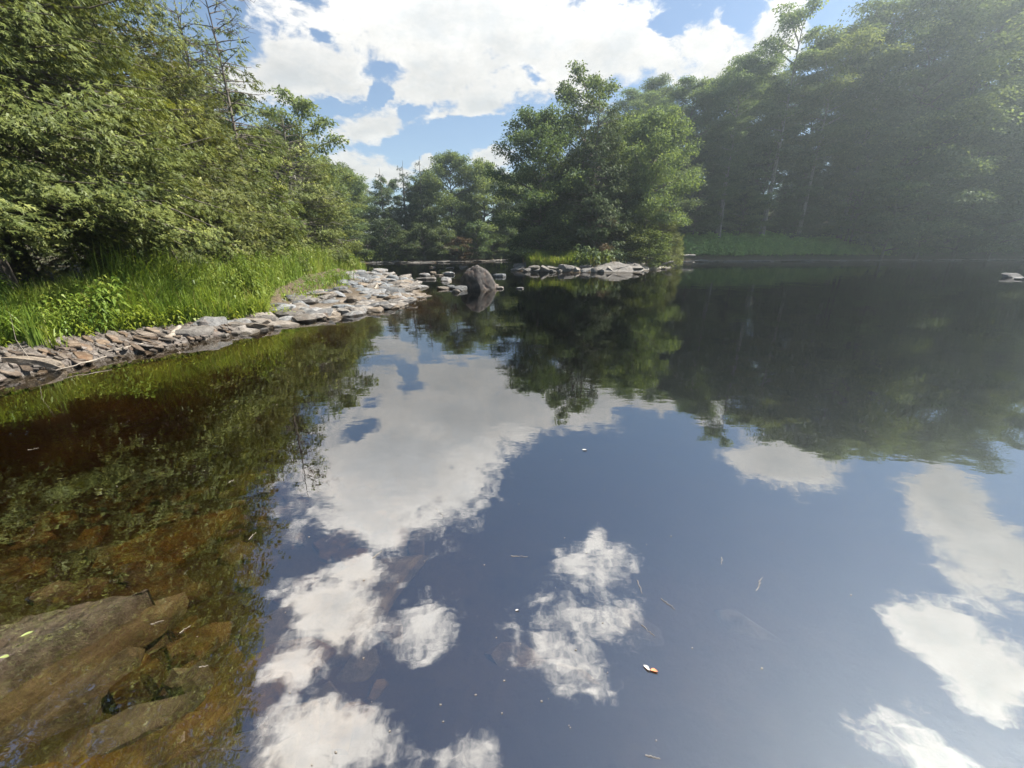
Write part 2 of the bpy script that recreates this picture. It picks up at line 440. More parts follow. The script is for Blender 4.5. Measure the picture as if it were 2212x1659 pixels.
def ground_z(x, y):
    x = np.asarray(x, float); y = np.asarray(y, float)
    s = river_sd(x, y) + 0.10 * wob(x, y, 2.6) + 0.05 * wob(x, y, 6.1, 3)
    l = np.maximum(s, 0)
    right = np.clip((x - 12) / 8, 0, 1) * np.clip((y - 30) / 14, 0, 1)
    far = np.clip((y - 40) / 5, 0, 1) * (1 - right)
    top = 0.75 + 2.6 * right + 0.2 * far
    rate = 0.34 + 0.05 * right
    land = top * (1 - np.exp(-l * rate / (1 + 0.8 * right))) + 0.02
    land += 0.06 * wob(x, y, 1.1, 5) * np.clip(l / 2, 0, 1) + 0.012 * np.clip(l - 8, 0, 60) + (0.16 * right + 0.05) * np.clip(l - 9, 0, 45) * np.clip((y - 38) / 10, 0, 1)
    sh = in_poly(SHOAL, x, y)
    land = np.where(sh, np.minimum(land, 0.05 + 0.07 * l), land)
    back = np.clip((2.2 - y) / 2, 0, 1) * np.clip((x + 5) / 2, 0, 1)
    land = land * (1 - 0.6 * back)
    dp = np.maximum(-s, 0)
    bed = -1.7 * (1 - np.exp(-dp * 0.24)) - 0.02 + 0.05 * wob(x, y, 1.9, 1) * np.clip(dp, 0, 1)
    return np.where(s > 0, land, bed)

def gz(x, y): return float(ground_z(np.array([x]), np.array([y]))[0])

def axis(lo, hi, fine_lo, fine_hi, step, grow=1.09, cap=3.5):
    a = list(np.arange(fine_lo, fine_hi, step)); s = step
    while a[-1] < hi: s = min(s * grow, cap); a.append(a[-1] + s)
    s = step; b = [fine_lo]
    while b[-1] > lo: s = min(s * grow, cap); b.append(b[-1] - s)
    return np.array(b[:0:-1] + a)

def ground_material():
    m, N, out = new_mat('bank_soil')
    pos = N.node('ShaderNodeNewGeometry').outputs['Position']
    z = N.xyz(pos)[2]
    n1 = N.noise(pos, 1.3, 6.0, 0.62); n2 = N.noise(pos, 9.0, 6.0, 0.66); n3 = N.noise(pos, 0.35, 3.0, 0.5)
    soil = N.mix(N.smooth(n2, 0.35, 0.65), (0.045, 0.033, 0.022), (0.12, 0.095, 0.066))
    moss = N.mix(N.smooth(n2, 0.3, 0.7), (0.03, 0.045, 0.012), (0.07, 0.095, 0.022))
    land = N.mix(N.math('MULTIPLY', N.smooth(n1, 0.42, 0.6), N.smooth(z, 0.25, 0.7)), soil, moss)
    stone = N.mix(N.smooth(n2, 0.3, 0.7), (0.09, 0.073, 0.06), (0.19, 0.165, 0.135))
    edge = N.mix(N.smooth(N.math('ADD', z, N.math('MULTIPLY', N.math('SUBTRACT', n1, 0.5), 0.25)), 0.06, 0.26), stone, land)
    silt = N.mix(N.smooth(n1, 0.35, 0.65), (0.030, 0.021, 0.010), (0.062, 0.043, 0.020))
    silt = N.mix(N.smooth(n2, 0.52, 0.72), silt, (0.03, 0.021, 0.011))
    silt = N.mix(N.math('MULTIPLY', N.smooth(n3, 0.5, 0.62), 0.6), silt, (0.045, 0.043, 0.016))
    damp = N.mix(N.smooth(z, -0.01, 0.045), silt, N.mix(N.smooth(z, 0.02, 0.07), (0.06, 0.045, 0.032), edge))
    bs = N.node('ShaderNodeBsdfPrincipled'); N.set(bs.inputs['Base Color'], damp); bs.inputs['Roughness'].default_value = 0.95
    bs.inputs['Specular IOR Level'].default_value = 0.15
    bp = N.node('ShaderNodeBump'); bp.inputs['Strength'].default_value = 0.8; bp.inputs['Distance'].default_value = 0.05
    N.set(bp.inputs['Height'], N.math('ADD', n1, N.math('MULTIPLY', n2, 0.5))); N.l.new(bp.outputs[0], bs.inputs['Normal'])
    N.l.new(bs.outputs[0], out.inputs[0])
    return m

def build_ground():
    xs = axis(-130, 170, -12, 4, 0.2); ys = axis(-40, 190, -1.5, 24, 0.2)
    X, Y = np.meshgrid(xs, ys)
    Z = ground_z(X, Y)
    v = np.stack([X, Y, Z], -1).reshape(-1, 3)
    nx, ny = len(xs), len(ys)
    i = (np.arange(ny - 1)[:, None] * nx + np.arange(nx - 1)[None]).ravel()
    f = np.stack([i, i + 1, i + nx + 1, i + nx], -1)
    tag(link('ground', npmesh('ground', v, f, ground_material(), True)), None, None, kind='structure')
build_ground()

def water_material():
    m, N, out = new_mat('tannin_water')
    pos = N.node('ShaderNodeNewGeometry').outputs['Position']
    far = N.smooth(N.vmath('LENGTH', pos), 3.0, 30.0)
    long_ = N.noise(N.vmath('MULTIPLY', pos, (0.7, 1.0, 1.0)), 0.9, 3.0, 0.5)
    mid = N.noise(N.vmath('MULTIPLY', pos, (0.8, 1.5, 1.0)), 3.4, 3.0, 0.55)
    fine = N.noise(pos, 15.0, 2.0, 0.5)
    patch = N.smooth(N.noise(pos, 0.28, 2.0, 0.5), 0.44, 0.66)
    h = N.math('MULTIPLY', long_, 0.006)
    h = N.math('ADD', h, N.math('MULTIPLY', mid, N.math('ADD', 0.0006, N.math('MULTIPLY', patch, 0.0012))))
    h = N.math('ADD', h, N.math('MULTIPLY', fine, N.math('MULTIPLY', patch, 0.00016)))
    bp = N.node('ShaderNodeBump'); bp.inputs['Strength'].default_value = 1.0; bp.inputs['Distance'].default_value = 1.0
    N.set(bp.inputs['Height'], h)
    gl = N.node('ShaderNodeBsdfGlossy'); gl.inputs['Roughness'].default_value = 0.0; gl.inputs['Color'].default_value = (1, 1, 1, 1)
    N.l.new(bp.outputs[0], gl.inputs['Normal'])
    tr = N.node('ShaderNodeBsdfTransparent'); tr.inputs['Color'].default_value = (0.97, 0.95, 0.9, 1)
    fr = N.node('ShaderNodeFresnel'); fr.inputs['IOR'].default_value = 1.34; N.l.new(bp.outputs[0], fr.inputs['Normal'])
    fac = N.math('ADD', N.math('MULTIPLY', fr.outputs[0], 0.32), 0.32, clamp=True)
    mx = N.node('ShaderNodeMixShader'); N.set(mx.inputs[0], fac)
    N.l.new(tr.outputs[0], mx.inputs[1]); N.l.new(gl.outputs[0], mx.inputs[2])
    N.l.new(mx.outputs[0], out.inputs['Surface'])
    ab = N.node('ShaderNodeVolumeAbsorption'); ab.inputs['Color'].default_value = (0.57, 0.435, 0.10, 1); ab.inputs['Density'].default_value = 1.6
    N.l.new(ab.outputs[0], out.inputs['Volume'])
    return m

def build_water():
    x0, x1, y0, y1, zb = -22, 122, -12, 58, -2.2
    v = np.array([(x0, y0, zb), (x1, y0, zb), (x1, y1, zb), (x0, y1, zb), (x0, y0, 0), (x1, y0, 0), (x1, y1, 0), (x0, y1, 0)], float)
    f = np.array([(0, 3, 2, 1), (4, 5, 6, 7), (0, 1, 5, 4), (1, 2, 6, 5), (2, 3, 7, 6), (3, 0, 4, 7)])
    tag(link('water', npmesh('water', v, f, water_material())), None, None, kind='structure')
build_water()

def build_glare_veil():  # haze volume added to imitate lens veiling glare at the upper right
    x0, x1, y0, y1, z0, z1 = -140, 180, -45, 200, -4.5, 40
    v = np.array([(x0, y0, z0), (x1, y0, z0), (x1, y1, z0), (x0, y1, z0), (x0, y0, z1), (x1, y0, z1), (x1, y1, z1), (x0, y1, z1)], float)
    f = np.array([(0, 3, 2, 1), (4, 5, 6, 7), (0, 1, 5, 4), (1, 2, 6, 5), (2, 3, 7, 6), (3, 0, 4, 7)])
    m, N, out = new_mat('glare_veil')
    vp = N.node('ShaderNodeVolumePrincipled')
    vp.inputs['Color'].default_value = (0.80, 0.94, 1.0, 1); vp.inputs['Density'].default_value = 0.0021; vp.inputs['Anisotropy'].default_value = 0.72
    N.l.new(vp.outputs[0], out.inputs['Volume'])
    tag(link('veil', npmesh('veil', v, f, m)), None, None, kind='stuff')
build_glare_veil()

# ------------------------------------------------------------------ trees
def spray_template(lobes=9, w=0.21):
    """flat fan-shaped spray of scale leaves, one unit long, along +Y"""
    v, f = [], []
    def tri(a, b, c): v.extend([a, b, c]); f.append((len(v) - 3, len(v) - 2, len(v) - 1))
    tri((-w * 0.4, 0, 0), (w * 0.4, 0, 0), (0, 1.0, -0.12))
    for i in range(lobes - 1):
        s = 1 if i % 2 else -1
        q = 0.12 + 0.62 * (i // 2) / max(1, (lobes - 1) // 2)
        ln = 0.52 * (1 - 0.55 * q)
        a = R(48 - 10 * q)
        tip = (s * ln * math.sin(a), q + ln * math.cos(a), -0.10 - 0.05 * (i % 3))
        tri((0, q - w * 0.5, -0.02), (0, q + w * 0.55, -0.03), tip)
    return np.array(v, float), np.array(f, np.int32)

def make_trunk(rg, H, r0, lean=(0, 0), n=14, top=1.0, wob_=0.12):
    z = np.linspace(-0.3, H * top, n)
    t = np.clip(z / H, 0, 1)
    x = lean[0] * t * H + wob_ * np.sin(t * 5 + rg.uniform(0, 6)) * t; y = lean[1] * t * H + wob_ * np.sin(t * 4 + rg.uniform(0, 6)) * t
    rad = r0 * (1 - 0.93 * t ** 0.9) + r0 * 0.45 * np.exp(-t * 14)
    return np.stack([x, y, z], -1), rad

def at_h(tr, h): return np.array([np.interp(h, tr[:, 2], tr[:, 0]), np.interp(h, tr[:, 2], tr[:, 1]), h])

def cedar_meshes(name, seed, H, R0, nb, target, size, zmin=0.5, mat='cedar', lean=(0, 0), lobes=9, prof=0.85, bare=0.0, droop=1.0, stem=1.0):
    rg = rng(seed)
    tr, rad = make_trunk(rg, H, (0.013 * H + 0.06) * stem, lean)
    wood = Acc(); wood.add(*tube(tr, rad, 8))
    u = rg.random(nb)
    t = 1 - (1 - u * 0.985) ** 0.62
    h = zmin + (H - zmin) * t
    az = np.arange(nb) * 2.39996 + rg.normal(0, 0.5, nb)
    prof_r = R0 * (1 - t) ** prof * (0.85 + 0.5 * np.minimum(t * 6, 0.3))
    L = prof_r * (0.72 + 0.42 * rg.random(nb)) + 0.12
    P, D, U, S, T = [], [], [], [], []
    weight = L ** 1.7 + 0.05; ns = np.maximum(6, (target * weight / weight.sum()).astype(int))
    for i in range(nb):
        if t[i] > 1 - bare and rg.random() < 0.6: ns[i] = max(3, int(ns[i] * 0.25))
        base = at_h(tr, h[i]); o = np.array([math.cos(az[i]), math.sin(az[i]), 0]); sd = np.array([-o[1], o[0], 0])
        rise = rg.normal(0.12, 0.12) + 0.35 * t[i]; dr = droop * rg.uniform(0.32, 0.55) * (1 - 0.6 * t[i])
        lift = rg.uniform(0.05, 0.28)
        def path(s): return base + o * (L[i] * s)[..., None] + np.array([0, 0, 1]) * (L[i] * (rise * s - dr * s ** 2 + lift * s ** 4))[..., None]
        s6 = np.linspace(0, 1, 6)
        if L[i] > 0.5: wood.add(*tube(path(s6), 0.014 * L[i] ** 0.7 * (1.05 - s6) + 0.004, 4))
        n = ns[i]
        nbr = max(5, int(7 + 3 * L[i])); br = rg.integers(0, nbr, n)
        bs = 0.30 + 0.70 * np.sqrt((np.arange(nbr) + rg.random(nbr)) / nbr); side = np.where(np.arange(nbr) % 2, 1.0, -1.0)
        q = rg.random(n) ** 0.75
        s = bs[br] + 0.22 * q * (1 - bs[br]) + rg.normal(0, 0.02, n)
        wid = L[i] * 0.40 * (1.15 - bs) * rg.uniform(0.7, 1.3, nbr) + 0.06
        bz = rg.normal(0, 0.05, nbr) * (0.5 + L[i] * 0.5)
        lat = side[br] * q * wid[br]
        p = path(s) + sd * lat[:, None] + np.array([0, 0, 1]) * (bz[br] - 0.35 * np.abs(lat) - 0.02)[:, None] + rg.normal(0, 0.03 + size * 0.12, (n, 3))
        d = o * rg.uniform(0.5, 1.0, n)[:, None] + sd * (side[br] * (0.25 + 0.9 * q))[:, None] + np.array([0, 0, -1]) * rg.uniform(0.1, 0.9, n)[:, None] + rg.normal(0, 0.42, (n, 3))
        up = np.array([0, 0, 0.75]) + o * rg.uniform(0.3, 1.2, n)[:, None] + rg.normal(0, 0.38, (n, 3))
        P.append(p); D.append(d); U.append(up); S.append(size * rg.uniform(0.65, 1.3, n))
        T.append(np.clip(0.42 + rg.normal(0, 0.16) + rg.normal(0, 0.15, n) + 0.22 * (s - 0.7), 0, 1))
    P = np.concatenate(P); T = np.concatenate(T); S = np.concatenate(S)
    tv, tf = spray_template(lobes)
    v, f = scatter(tv, tf, frames(np.concatenate(D), np.concatenate(U)), P, S)
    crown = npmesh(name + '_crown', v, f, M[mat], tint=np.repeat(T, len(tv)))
    wv, wf = wood.out()
    return npmesh(name + '_trunk', wv, wf, M['bark'], True), crown

LEAF_V = np.array([(0, 0, 0), (0.34, 0.42, 0.03), (0, 1.0, -0.10), (-0.34, 0.42, 0.03)], float)
LEAF_F = np.array([(0, 1, 2, 3)], np.int32)

def broadleaf_meshes(name, seed, H, R0, base, n_limb, leaf, target, mat='maple', layer=0.5, lean=(0, 0), bark='bark', peak=0.45, r0=None, squash=0.35, spread=0.55, tw=1.0):
    """trunk with limbs and twigs, leaves gathered in flattened clusters at the twig ends"""
    rg = rng(seed)
    tr, rad = make_trunk(rg, H, r0 or 0.011 * H + 0.04, lean, top=0.93)
    wood = Acc(); wood.add(*tube(tr, rad, 8))
    C, CR, CT = [], [], []
    for i in range(n_limb):
        t = (i + rg.uniform(0.1, 0.9)) / n_limb
        h = base + (H * 0.95 - base) * t
        env = R0 * (math.sin(math.pi * min(1, (t * (1 - peak) / peak if t < peak else 0.0) * 0.5 + 0.18) ** 0.9) if t < peak else math.cos((t - peak) / (1 - peak) * math.pi / 2 * 0.93) ** 0.8)
        env = max(env, 0.16 * R0) * rg.uniform(0.75, 1.2)
        a = i * 2.39996 + rg.normal(0, 0.35)
        o = np.array([math.cos(a), math.sin(a), 0.0])
        el = rg.uniform(0.15, 0.5) + 0.7 * t ** 2
        b = at_h(tr, h)
        s = np.linspace(0, 1, 6)
        pts = b + o * (env * s)[:, None] + np.array([0, 0, 1]) * (env * (el * s - 0.25 * (1 - t) * s ** 2))[:, None] + rg.normal(0, 0.035 * env, (6, 3)) * s[:, None]
        wood.add(*tube(pts, 0.030 * env ** 0.8 * (1.05 - s) ** 1.1 + 0.008, 5))
        nt = max(3, int((5 + env * 1.5) * tw))
        for k in range(nt):
            s0 = 0.28 + 0.72 * (k + rg.random()) / nt
            p0 = np.array([np.interp(s0, s, pts[:, j]) for j in range(3)])
            side = 1 if k % 2 else -1
            dirn = o * rg.uniform(0.5, 1.0) + np.array([-o[1], o[0], 0]) * side * rg.uniform(0.4, 1.1) + np.array([0, 0, rg.uniform(-0.1, 0.55)])
            dirn /= np.linalg.norm(dirn)
            ln = env * rg.uniform(0.2, 0.45) * (1.25 - s0 * 0.6)
            p1 = p0 + dirn * ln
            mid = (p0 + p1) / 2 + rg.normal(0, 0.06 * ln, 3)
            wood.add(*tube([p0, mid, p1], [0.010 + 0.006 * env ** 0.5, 0.008, 0.004], 3))
            for q in (0.55, 1.0):
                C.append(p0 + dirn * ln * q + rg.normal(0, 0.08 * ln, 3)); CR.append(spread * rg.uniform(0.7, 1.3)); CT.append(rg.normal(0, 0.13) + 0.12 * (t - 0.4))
        C.append(pts[-1]); CR.append(spread); CT.append(0.05)
    C = np.array(C); CR = np.array(CR); CT = np.array(CT)
    w = CR ** 2; cnt = np.maximum(4, (target * w / w.sum()).astype(int)); idx = np.repeat(np.arange(len(C)), cnt); n = len(idx)
    off = rg.normal(0, 0.5, (n, 3)); off *= np.minimum(1, 1.15 / np.maximum(np.linalg.norm(off, axis=1), 1e-6))[:, None]
    off[:, 2] *= squash
    P = C[idx] + off * CR[idx][:, None]
    P[:, 2] -= 0.28 * (off[:, 0] ** 2 + off[:, 1] ** 2) * CR[idx]
    D = off * np.array([1, 1, 0.3]) + rg.normal(0, 0.35, (n, 3)) + np.array([0, 0, -0.25])
    U = np.array([0, 0, 1.0]) * (0.4 + layer) + rg.normal(0, 0.5 * (1.15 - 0.6 * layer), (n, 3))
    v, f = scatter(LEAF_V, LEAF_F, frames(D, U), P, leaf * rg.uniform(0.7, 1.3, n))
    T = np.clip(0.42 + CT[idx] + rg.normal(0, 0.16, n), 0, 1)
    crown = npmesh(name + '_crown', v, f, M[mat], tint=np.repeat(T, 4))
    wv, wf = wood.out()
    return npmesh(name + '_trunk', wv, wf, M[bark], True), crown

def tree(name, meshes, loc, rz, label, group, scale=1.0, cat='tree', mat=None, bark=None, tilt=(0, 0)):
    z = gz(loc[0], loc[1]) if len(loc) == 2 else loc[2]
    sc = (scale, scale, scale) if np.isscalar(scale) else scale
    e = link(name, None, None, (loc[0], loc[1], z - 0.05), (tilt[0], tilt[1], rz), sc)
    e.empty_display_size = 0.3
    tag(e, label, cat, group)
    for part, me in (('trunk', meshes[0]), ('crown', meshes[1])):
        o = link(part, me, e)
        mm = bark if part == 'trunk' else mat
        if mm:
            o.material_slots[0].link = 'OBJECT'; o.material_slots[0].material = M[mm]
    return e

# ------------------------------------------------------------------ tree kinds (each built once, alike trees share mesh data)
K = {}
K['cedar_big'] = cedar_meshes('cedar_big', 11, 16.5, 3.9, 900, 116000, 0.137, zmin=1.75, lobes=5, droop=1.0)
K['cedar_tall'] = cedar_meshes('cedar_tall', 12, 15.0, 3.4, 400, 26000, 0.22, zmin=1.2, lobes=5)
K['cedar_mid'] = cedar_meshes('cedar_mid', 13, 9.2, 2.7, 500, 50000, 0.145, zmin=0.8, lobes=5, prof=0.7)
K['cedar_low'] = cedar_meshes('cedar_low', 14, 6.8, 3.0, 360, 34000, 0.17, zmin=0.5, lobes=4, prof=0.55, lean=(0.10, -0.02))
K['cedar_dead_top'] = cedar_meshes('cedar_dead_top', 15, 8.0, 1.5, 120, 3600, 0.19, zmin=0.8, lobes=6, prof=0.55, bare=0.62, droop=1.3, lean=(-0.03, 0), stem=0.5)
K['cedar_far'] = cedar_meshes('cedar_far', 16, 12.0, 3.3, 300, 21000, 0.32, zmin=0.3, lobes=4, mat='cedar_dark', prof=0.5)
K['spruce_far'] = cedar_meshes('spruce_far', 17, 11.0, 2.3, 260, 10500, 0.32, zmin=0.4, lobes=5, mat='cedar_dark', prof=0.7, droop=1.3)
K['maple_tall'] = broadleaf_meshes('maple_tall', 21, 24.0, 5.2, 5.0, 32, 0.22, 54000, layer=0.6, spread=1.25, squash=0.24, tw=0.5)
K['maple_wide'] = broadleaf_meshes('maple_wide', 22, 23.0, 6.4, 3.0, 36, 0.22, 62000, layer=0.65, spread=1.4, squash=0.22, tw=0.45, lean=(0.02, -0.02))
K['maple_high'] = broadleaf_meshes('maple_high', 31, 24.0, 5.0, 9.5, 28, 0.22, 46000, layer=0.6, spread=1.2, squash=0.26, tw=0.55, bark='pale_bark', r0=0.26, peak=0.55)
K['maple_thin'] = broadleaf_meshes('maple_thin', 23, 25.0, 3.6, 9.5, 24, 0.24, 15000, layer=0.4, spread=0.7, bark='pale_bark', r0=0.32, peak=0.6)
K['maple_mid'] = broadleaf_meshes('maple_mid', 24, 11.0, 3.7, 1.0, 38, 0.17, 38000, layer=0.4, spread=0.62, squash=0.5)
K['maple_open'] = broadleaf_meshes('maple_open', 25, 13.0, 3.3, 4.0, 24, 0.17, 19000, layer=0.35, spread=0.5, peak=0.62, squash=0.5)
K['maple_under'] = broadleaf_meshes('maple_under', 26, 10.0, 4.8, 1.2, 20, 0.22, 22000, layer=0.9, spread=1.2, squash=0.15, tw=0.6, peak=0.4)
K['maple_sapling'] = broadleaf_meshes('maple_sapling', 27, 8.0, 1.9, 1.6, 18, 0.13, 9000, mat='maple_light', layer=0.4, spread=0.38, peak=0.5)
K['shrub'] = broadleaf_meshes('shrub', 28, 2.4, 1.5, 0.15, 16, 0.10, 7000, mat='shrub', layer=0.5, spread=0.36, peak=0.4, r0=0.035)

G_L = 'trees along the left bank'
def L(kind, x, y, rz, label, sc=1.0, name='cedar_tree', **kw): return tree(name, K[kind], (x, y), rz, label, G_L, sc, **kw)
L('cedar_big', -10.0, 7.6, 0.4, 'largest olive green cedar, overhanging the grass at the left edge of the photo')
L('cedar_tall', -11.6, 3.6, 1.9, 'tall cedar behind the left edge of the frame, mirrored in the dark water below it')
L('cedar_tall', -9.8, 0.4, 4.0, 'tall cedar standing left of the viewer, seen only as a dark reflection', 0.95)
L('cedar_big', -13.6, 11.0, 3.1, 'tall cedar filling the upper left corner behind the largest cedar', 1.05)
L('cedar_mid', -10.4, 14.3, 3.4, 'dark cedar hiding the foot of the half dead tree', (0.95, 0.95, 0.72))
CB = L('cedar_mid', -10.2, 11.9, 2.2, 'dense dark green cedar directly right of the largest cedar')
DT = L('cedar_dead_top', -9.9, 16.2, 0.6, 'thin half dead tree with a bare crooked top standing above the cedars', 1.2, 'dead_top_tree')
CL = L('cedar_low', -12.7, 23.6, 0.2, 'round grey green cedar with bare dead branches leaning to the shoal', 1.12)
L('maple_sapling', -13.2, 27.6, 1.0, 'pale green young maple rising behind the round cedar with dead branches', 1.25, 'maple_tree')
L('maple_sapling', -13.9, 31.5, 2.7, 'light leafy maple at the far end of the left bank', (1.3, 1.3, 0.92), 'maple_tree')
L('maple_mid', -15.4, 28.5, 0.3, 'broad dark maple behind the pale young maple on the left bank', 0.75, 'maple_tree')
L('cedar_mid', -12.2, 17.6, 5.0, 'cedar in the gap behind the half dead tree', 1.05)
L('cedar_mid', -15.8, 21.0, 1.2, 'cedar set back behind the round cedar on the left bank', 1.1)
L('cedar_mid', -17.5, 33.0, 2.9, 'small cedar beyond the last maple of the left bank', 0.8)
L('maple_mid', -18.5, 38.0, 2.0, 'low maple at the bend where left bank meets far shore', 0.72, 'maple_tree')

G_F = 'trees on the far shore'
for k, x, y, rz, sc, lab, nm in (
    ('maple_mid', -18.6, 48.5, 0.5, 0.80, 'small round maple, first of the far shore trees beside the left bank', 'maple_tree'),
    ('spruce_far', -15.2, 49.5, 1.5, 0.86, 'narrow pointed spruce second from the left bank on the far shore', 'spruce_tree'),
    ('spruce_far', -12.8, 50.5, 2.5, 0.95, 'pointed dark spruce left of the middle of the far shore', 'spruce_tree'),
    ('spruce_far', -10.6, 50.0, 3.7, 0.98, 'tallest dark spruce of the far shore beside the pale maple', 'spruce_tree'),
    ('maple_mid', -7.4, 52.0, 0.0, (1.0, 1.0, 1.03), 'tallest pale green maple in the middle of the far shore', 'maple_tree'),
    ('maple_mid', -3.6, 53.5, 2.2, 0.98, 'broad yellowish green maple on the far shore above the boulder', 'maple_tree'),
    ('cedar_far', -1.2, 55.5, 0.9, 0.70, 'bluish dark cedar on the far shore next to the point', 'cedar_tree'),
    ('maple_mid', 1.0, 58.5, 4.2, 0.95, 'dim maple at the end of the channel behind the point', 'maple_tree'),
    ('cedar_far', -5.6, 57.0, 3.9, 0.72, 'cedar showing between the two maples of the far shore', 'cedar_tree'),
    ('maple_open', -12.0, 57.0, 1.0, 0.72, 'thin tree standing behind the far shore spruces', 'maple_tree'),
    ('maple_mid', -21.5, 53.0, 3.3, 0.9, 'dark maple behind the end of the left bank', 'maple_tree')):
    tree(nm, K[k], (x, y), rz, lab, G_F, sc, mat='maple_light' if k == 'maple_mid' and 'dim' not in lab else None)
for i in range(9):
    x = -34 + i * 5.2
    tree('maple_tree', K['maple_mid' if i % 3 else 'maple_open'], (x, 63 + 2.5 * math.sin(i * 2.1)), i * 1.7, 'maple in the rear row of the far shore wood', 'rear trees of the far shore wood', 0.78 + 0.1 * math.sin(i * 3.3))

FB = ('first dark bush by the water beside the left bank', 'low dark bush under the first spruce', 'dark bush between the spruces at the water', 'wide dark bush under the tallest spruce',
      'green bush under the left side of the pale far maple', 'pale green bush right of the pale far maple stem', 'bush with rusty leaves in the middle of the far shore', 'dark bush under the yellowish far maple',
      'round bush at the mouth of the channel', 'dark bush farther up the channel', 'last bush of the far shore behind the point')
for i, lab in enumerate(FB):
    x = -18.0 + i * 1.95
    y = float(np.interp(x, [-17.5, -14, -9, -4, 0.5, 4], [45.0, 46.3, 47.4, 50.4, 55.2, 58.0]))
    tree('bush', K['shrub'], (x, y), i * 1.9, lab, 'bushes at the water of the far shore', (1.25, 1.1, (1.35, 1.0, 1.7, 1.2, 1.55)[i % 5]), cat='bush', mat='red_leaf' if 'rusty' in lab else ('maple' if i % 2 else 'cedar_dark'))

G_P = 'trees on the rocky point'
def PT(kind, x, y, rz, label, sc=1.0, name='maple_tree', **kw): return tree(name, K[kind], (x, y), rz, label, G_P, sc, **kw)
PT('maple_mid', 2.2, 33.2, 0.7, 'maple reaching its pale leaves out over the water at the left side of the point', (0.9, 0.9, 0.97))
PT('cedar_far', 6.2, 32.8, 0.3, 'tall dense dark cedar in the middle of the rocky point', (0.95, 0.95, 0.96), 'cedar_tree')
PT('maple_open', 6.0, 36.6, 2.0, 'tallest tree of the point with an open ragged top above the dark cedar', 1.06)
PT('cedar_far', 4.0, 36.0, 2.3, 'dark cedar behind the leaning maple on the point', 0.82, 'cedar_tree')
PT('maple_mid', 11.2, 35.0, 3.6, 'light green maple with visible stem right of the dark cedar on the point', (0.85, 0.85, 1.0), mat='maple_light')
PT('cedar_far', 9.2, 34.0, 4.1, 'shorter cedar between the dark cedar and the light green maple of the point', 0.62, 'cedar_tree')
PT('shrub', 8.6, 31.6, 0.4, 'olive spreading bush low in the middle of the point', (1.3, 1.2, 1.15), 'bush', cat='bush')
PT('cedar_low', 12.6, 35.4, 0.0, 'low yellowish cedar hanging over the water at the right end of the point', 0.66, 'cedar_tree')
PT('cedar_low', 13.8, 38.0, 2.6, 'round low cedar behind the driftwood pile of the point', 0.72, 'cedar_tree')
PT('shrub', 6.8, 31.2, 1.7, 'rusty brown withered bush at the foot of the dark cedar', (0.9, 0.9, 1.3), 'bush', cat='bush', mat='red_leaf')
PT('shrub', 4.4, 31.8, 3.0, 'dark green bush at the foot of the leaning maple', (1.1, 1.1, 0.9), 'bush', cat='bush')
PT('shrub', 10.6, 31.8, 5.1, 'olive bush beside the light green maple of the point', (1.2, 1.2, 1.1), 'bush', cat='bush')
PT('shrub', 0.9, 35.4, 2.1, 'pale bush on the channel side of the point', (1.0, 1.0, 1.0), 'bush', cat='bush')
PT('cedar_far', 2.6, 34.6, 1.1, 'dense dark cedar behind the left side of the leaning maple', (0.85, 0.85, 0.66), 'cedar_tree')
PT('cedar_far', 8.0, 37.2, 3.3, 'broad dark cedar right behind the tallest tree of the point', (1.0, 1.0, 0.85), 'cedar_tree')
PT('shrub', 2.2, 31.6, 0.9, 'leafy dark bush behind the tall grass of the point', (1.3, 1.2, 1.1), 'bush', cat='bush', mat='maple')
PT('maple_mid', 8.6, 40.5, 1.1, 'dim maple behind the tallest tree of the point', 0.95)
PT('maple_open', 11.8, 42.0, 3.0, 'thin tree behind the light green maple of the point', 0.95)
PT('cedar_far', 5.0, 43.5, 5.0, 'cedar hidden at the back of the point along the channel', 0.75, 'cedar_tree')
PT('cedar_far', 13.0, 46.0, 1.0, 'dark cedar where the point joins the right bank', 0.85, 'cedar_tree')
PT('maple_mid', 16.5, 50.0, 2.0, 'shaded maple between the point and the right bank', 1.05)

G_R = 'tall trees on the right bank'
RT = (
    ('maple_wide', 22.5, 58.0, 0.2, 0.80, 'maple with rounded top, first of the tall right bank trees beside the point', None),
    ('maple_high', 27.8, 56.0, 1.3, 0.86, 'leafy maple left of the tall bare stemmed tree on the right bank', None),
    ('maple_thin', 33.4, 55.2, 2.4, 1.02, 'tallest tree on the right bank with a straight pale bare trunk', None),
    ('maple_high', 38.6, 55.6, 3.0, 0.98, 'broad bright maple right of the pale trunked tree', 'maple_light'),
    ('maple_high', 44.5, 56.0, 4.4, 1.12, 'maple with lacy top fourth from the point on the right bank', None),
    ('maple_wide', 50.5, 56.5, 5.1, 1.24, 'large maple in the haze, fifth from the point on the right bank', 'maple_light'),
    ('maple_tall', 57.0, 57.0, 0.8, 1.22, 'maple third from the right edge of the wood', None),
    ('maple_wide', 63.0, 57.5, 1.9, 1.30, 'huge maple second from the right edge of the wood', None),
    ('maple_wide', 70.5, 59.0, 2.6, 1.36, 'huge maple at the right edge of the photo', 'maple_light'),
    ('maple_tall', 79.0, 60.0, 3.3, 1.36, 'maple just past the right edge of the photo', None))
for k, x, y, rz, sc, lab, mt in RT: tree('maple_tree', K[k], (x, y), rz, lab, G_R, sc, mat=mt)
tree('birch_tree', K['maple_thin'], (27.0, 53.6), 4.0, 'slender pale birch leaning beside the right end of the point', G_R, (0.55, 0.55, 0.56), tilt=(0.0, 0.10))
tree('young_tree', K['maple_open'], (44.2, 54.4), 0.4, 'young tree with thin bare stem behind the herbs of the right bank', G_R, 0.95)
G_U = 'low spreading maples along the right bank'
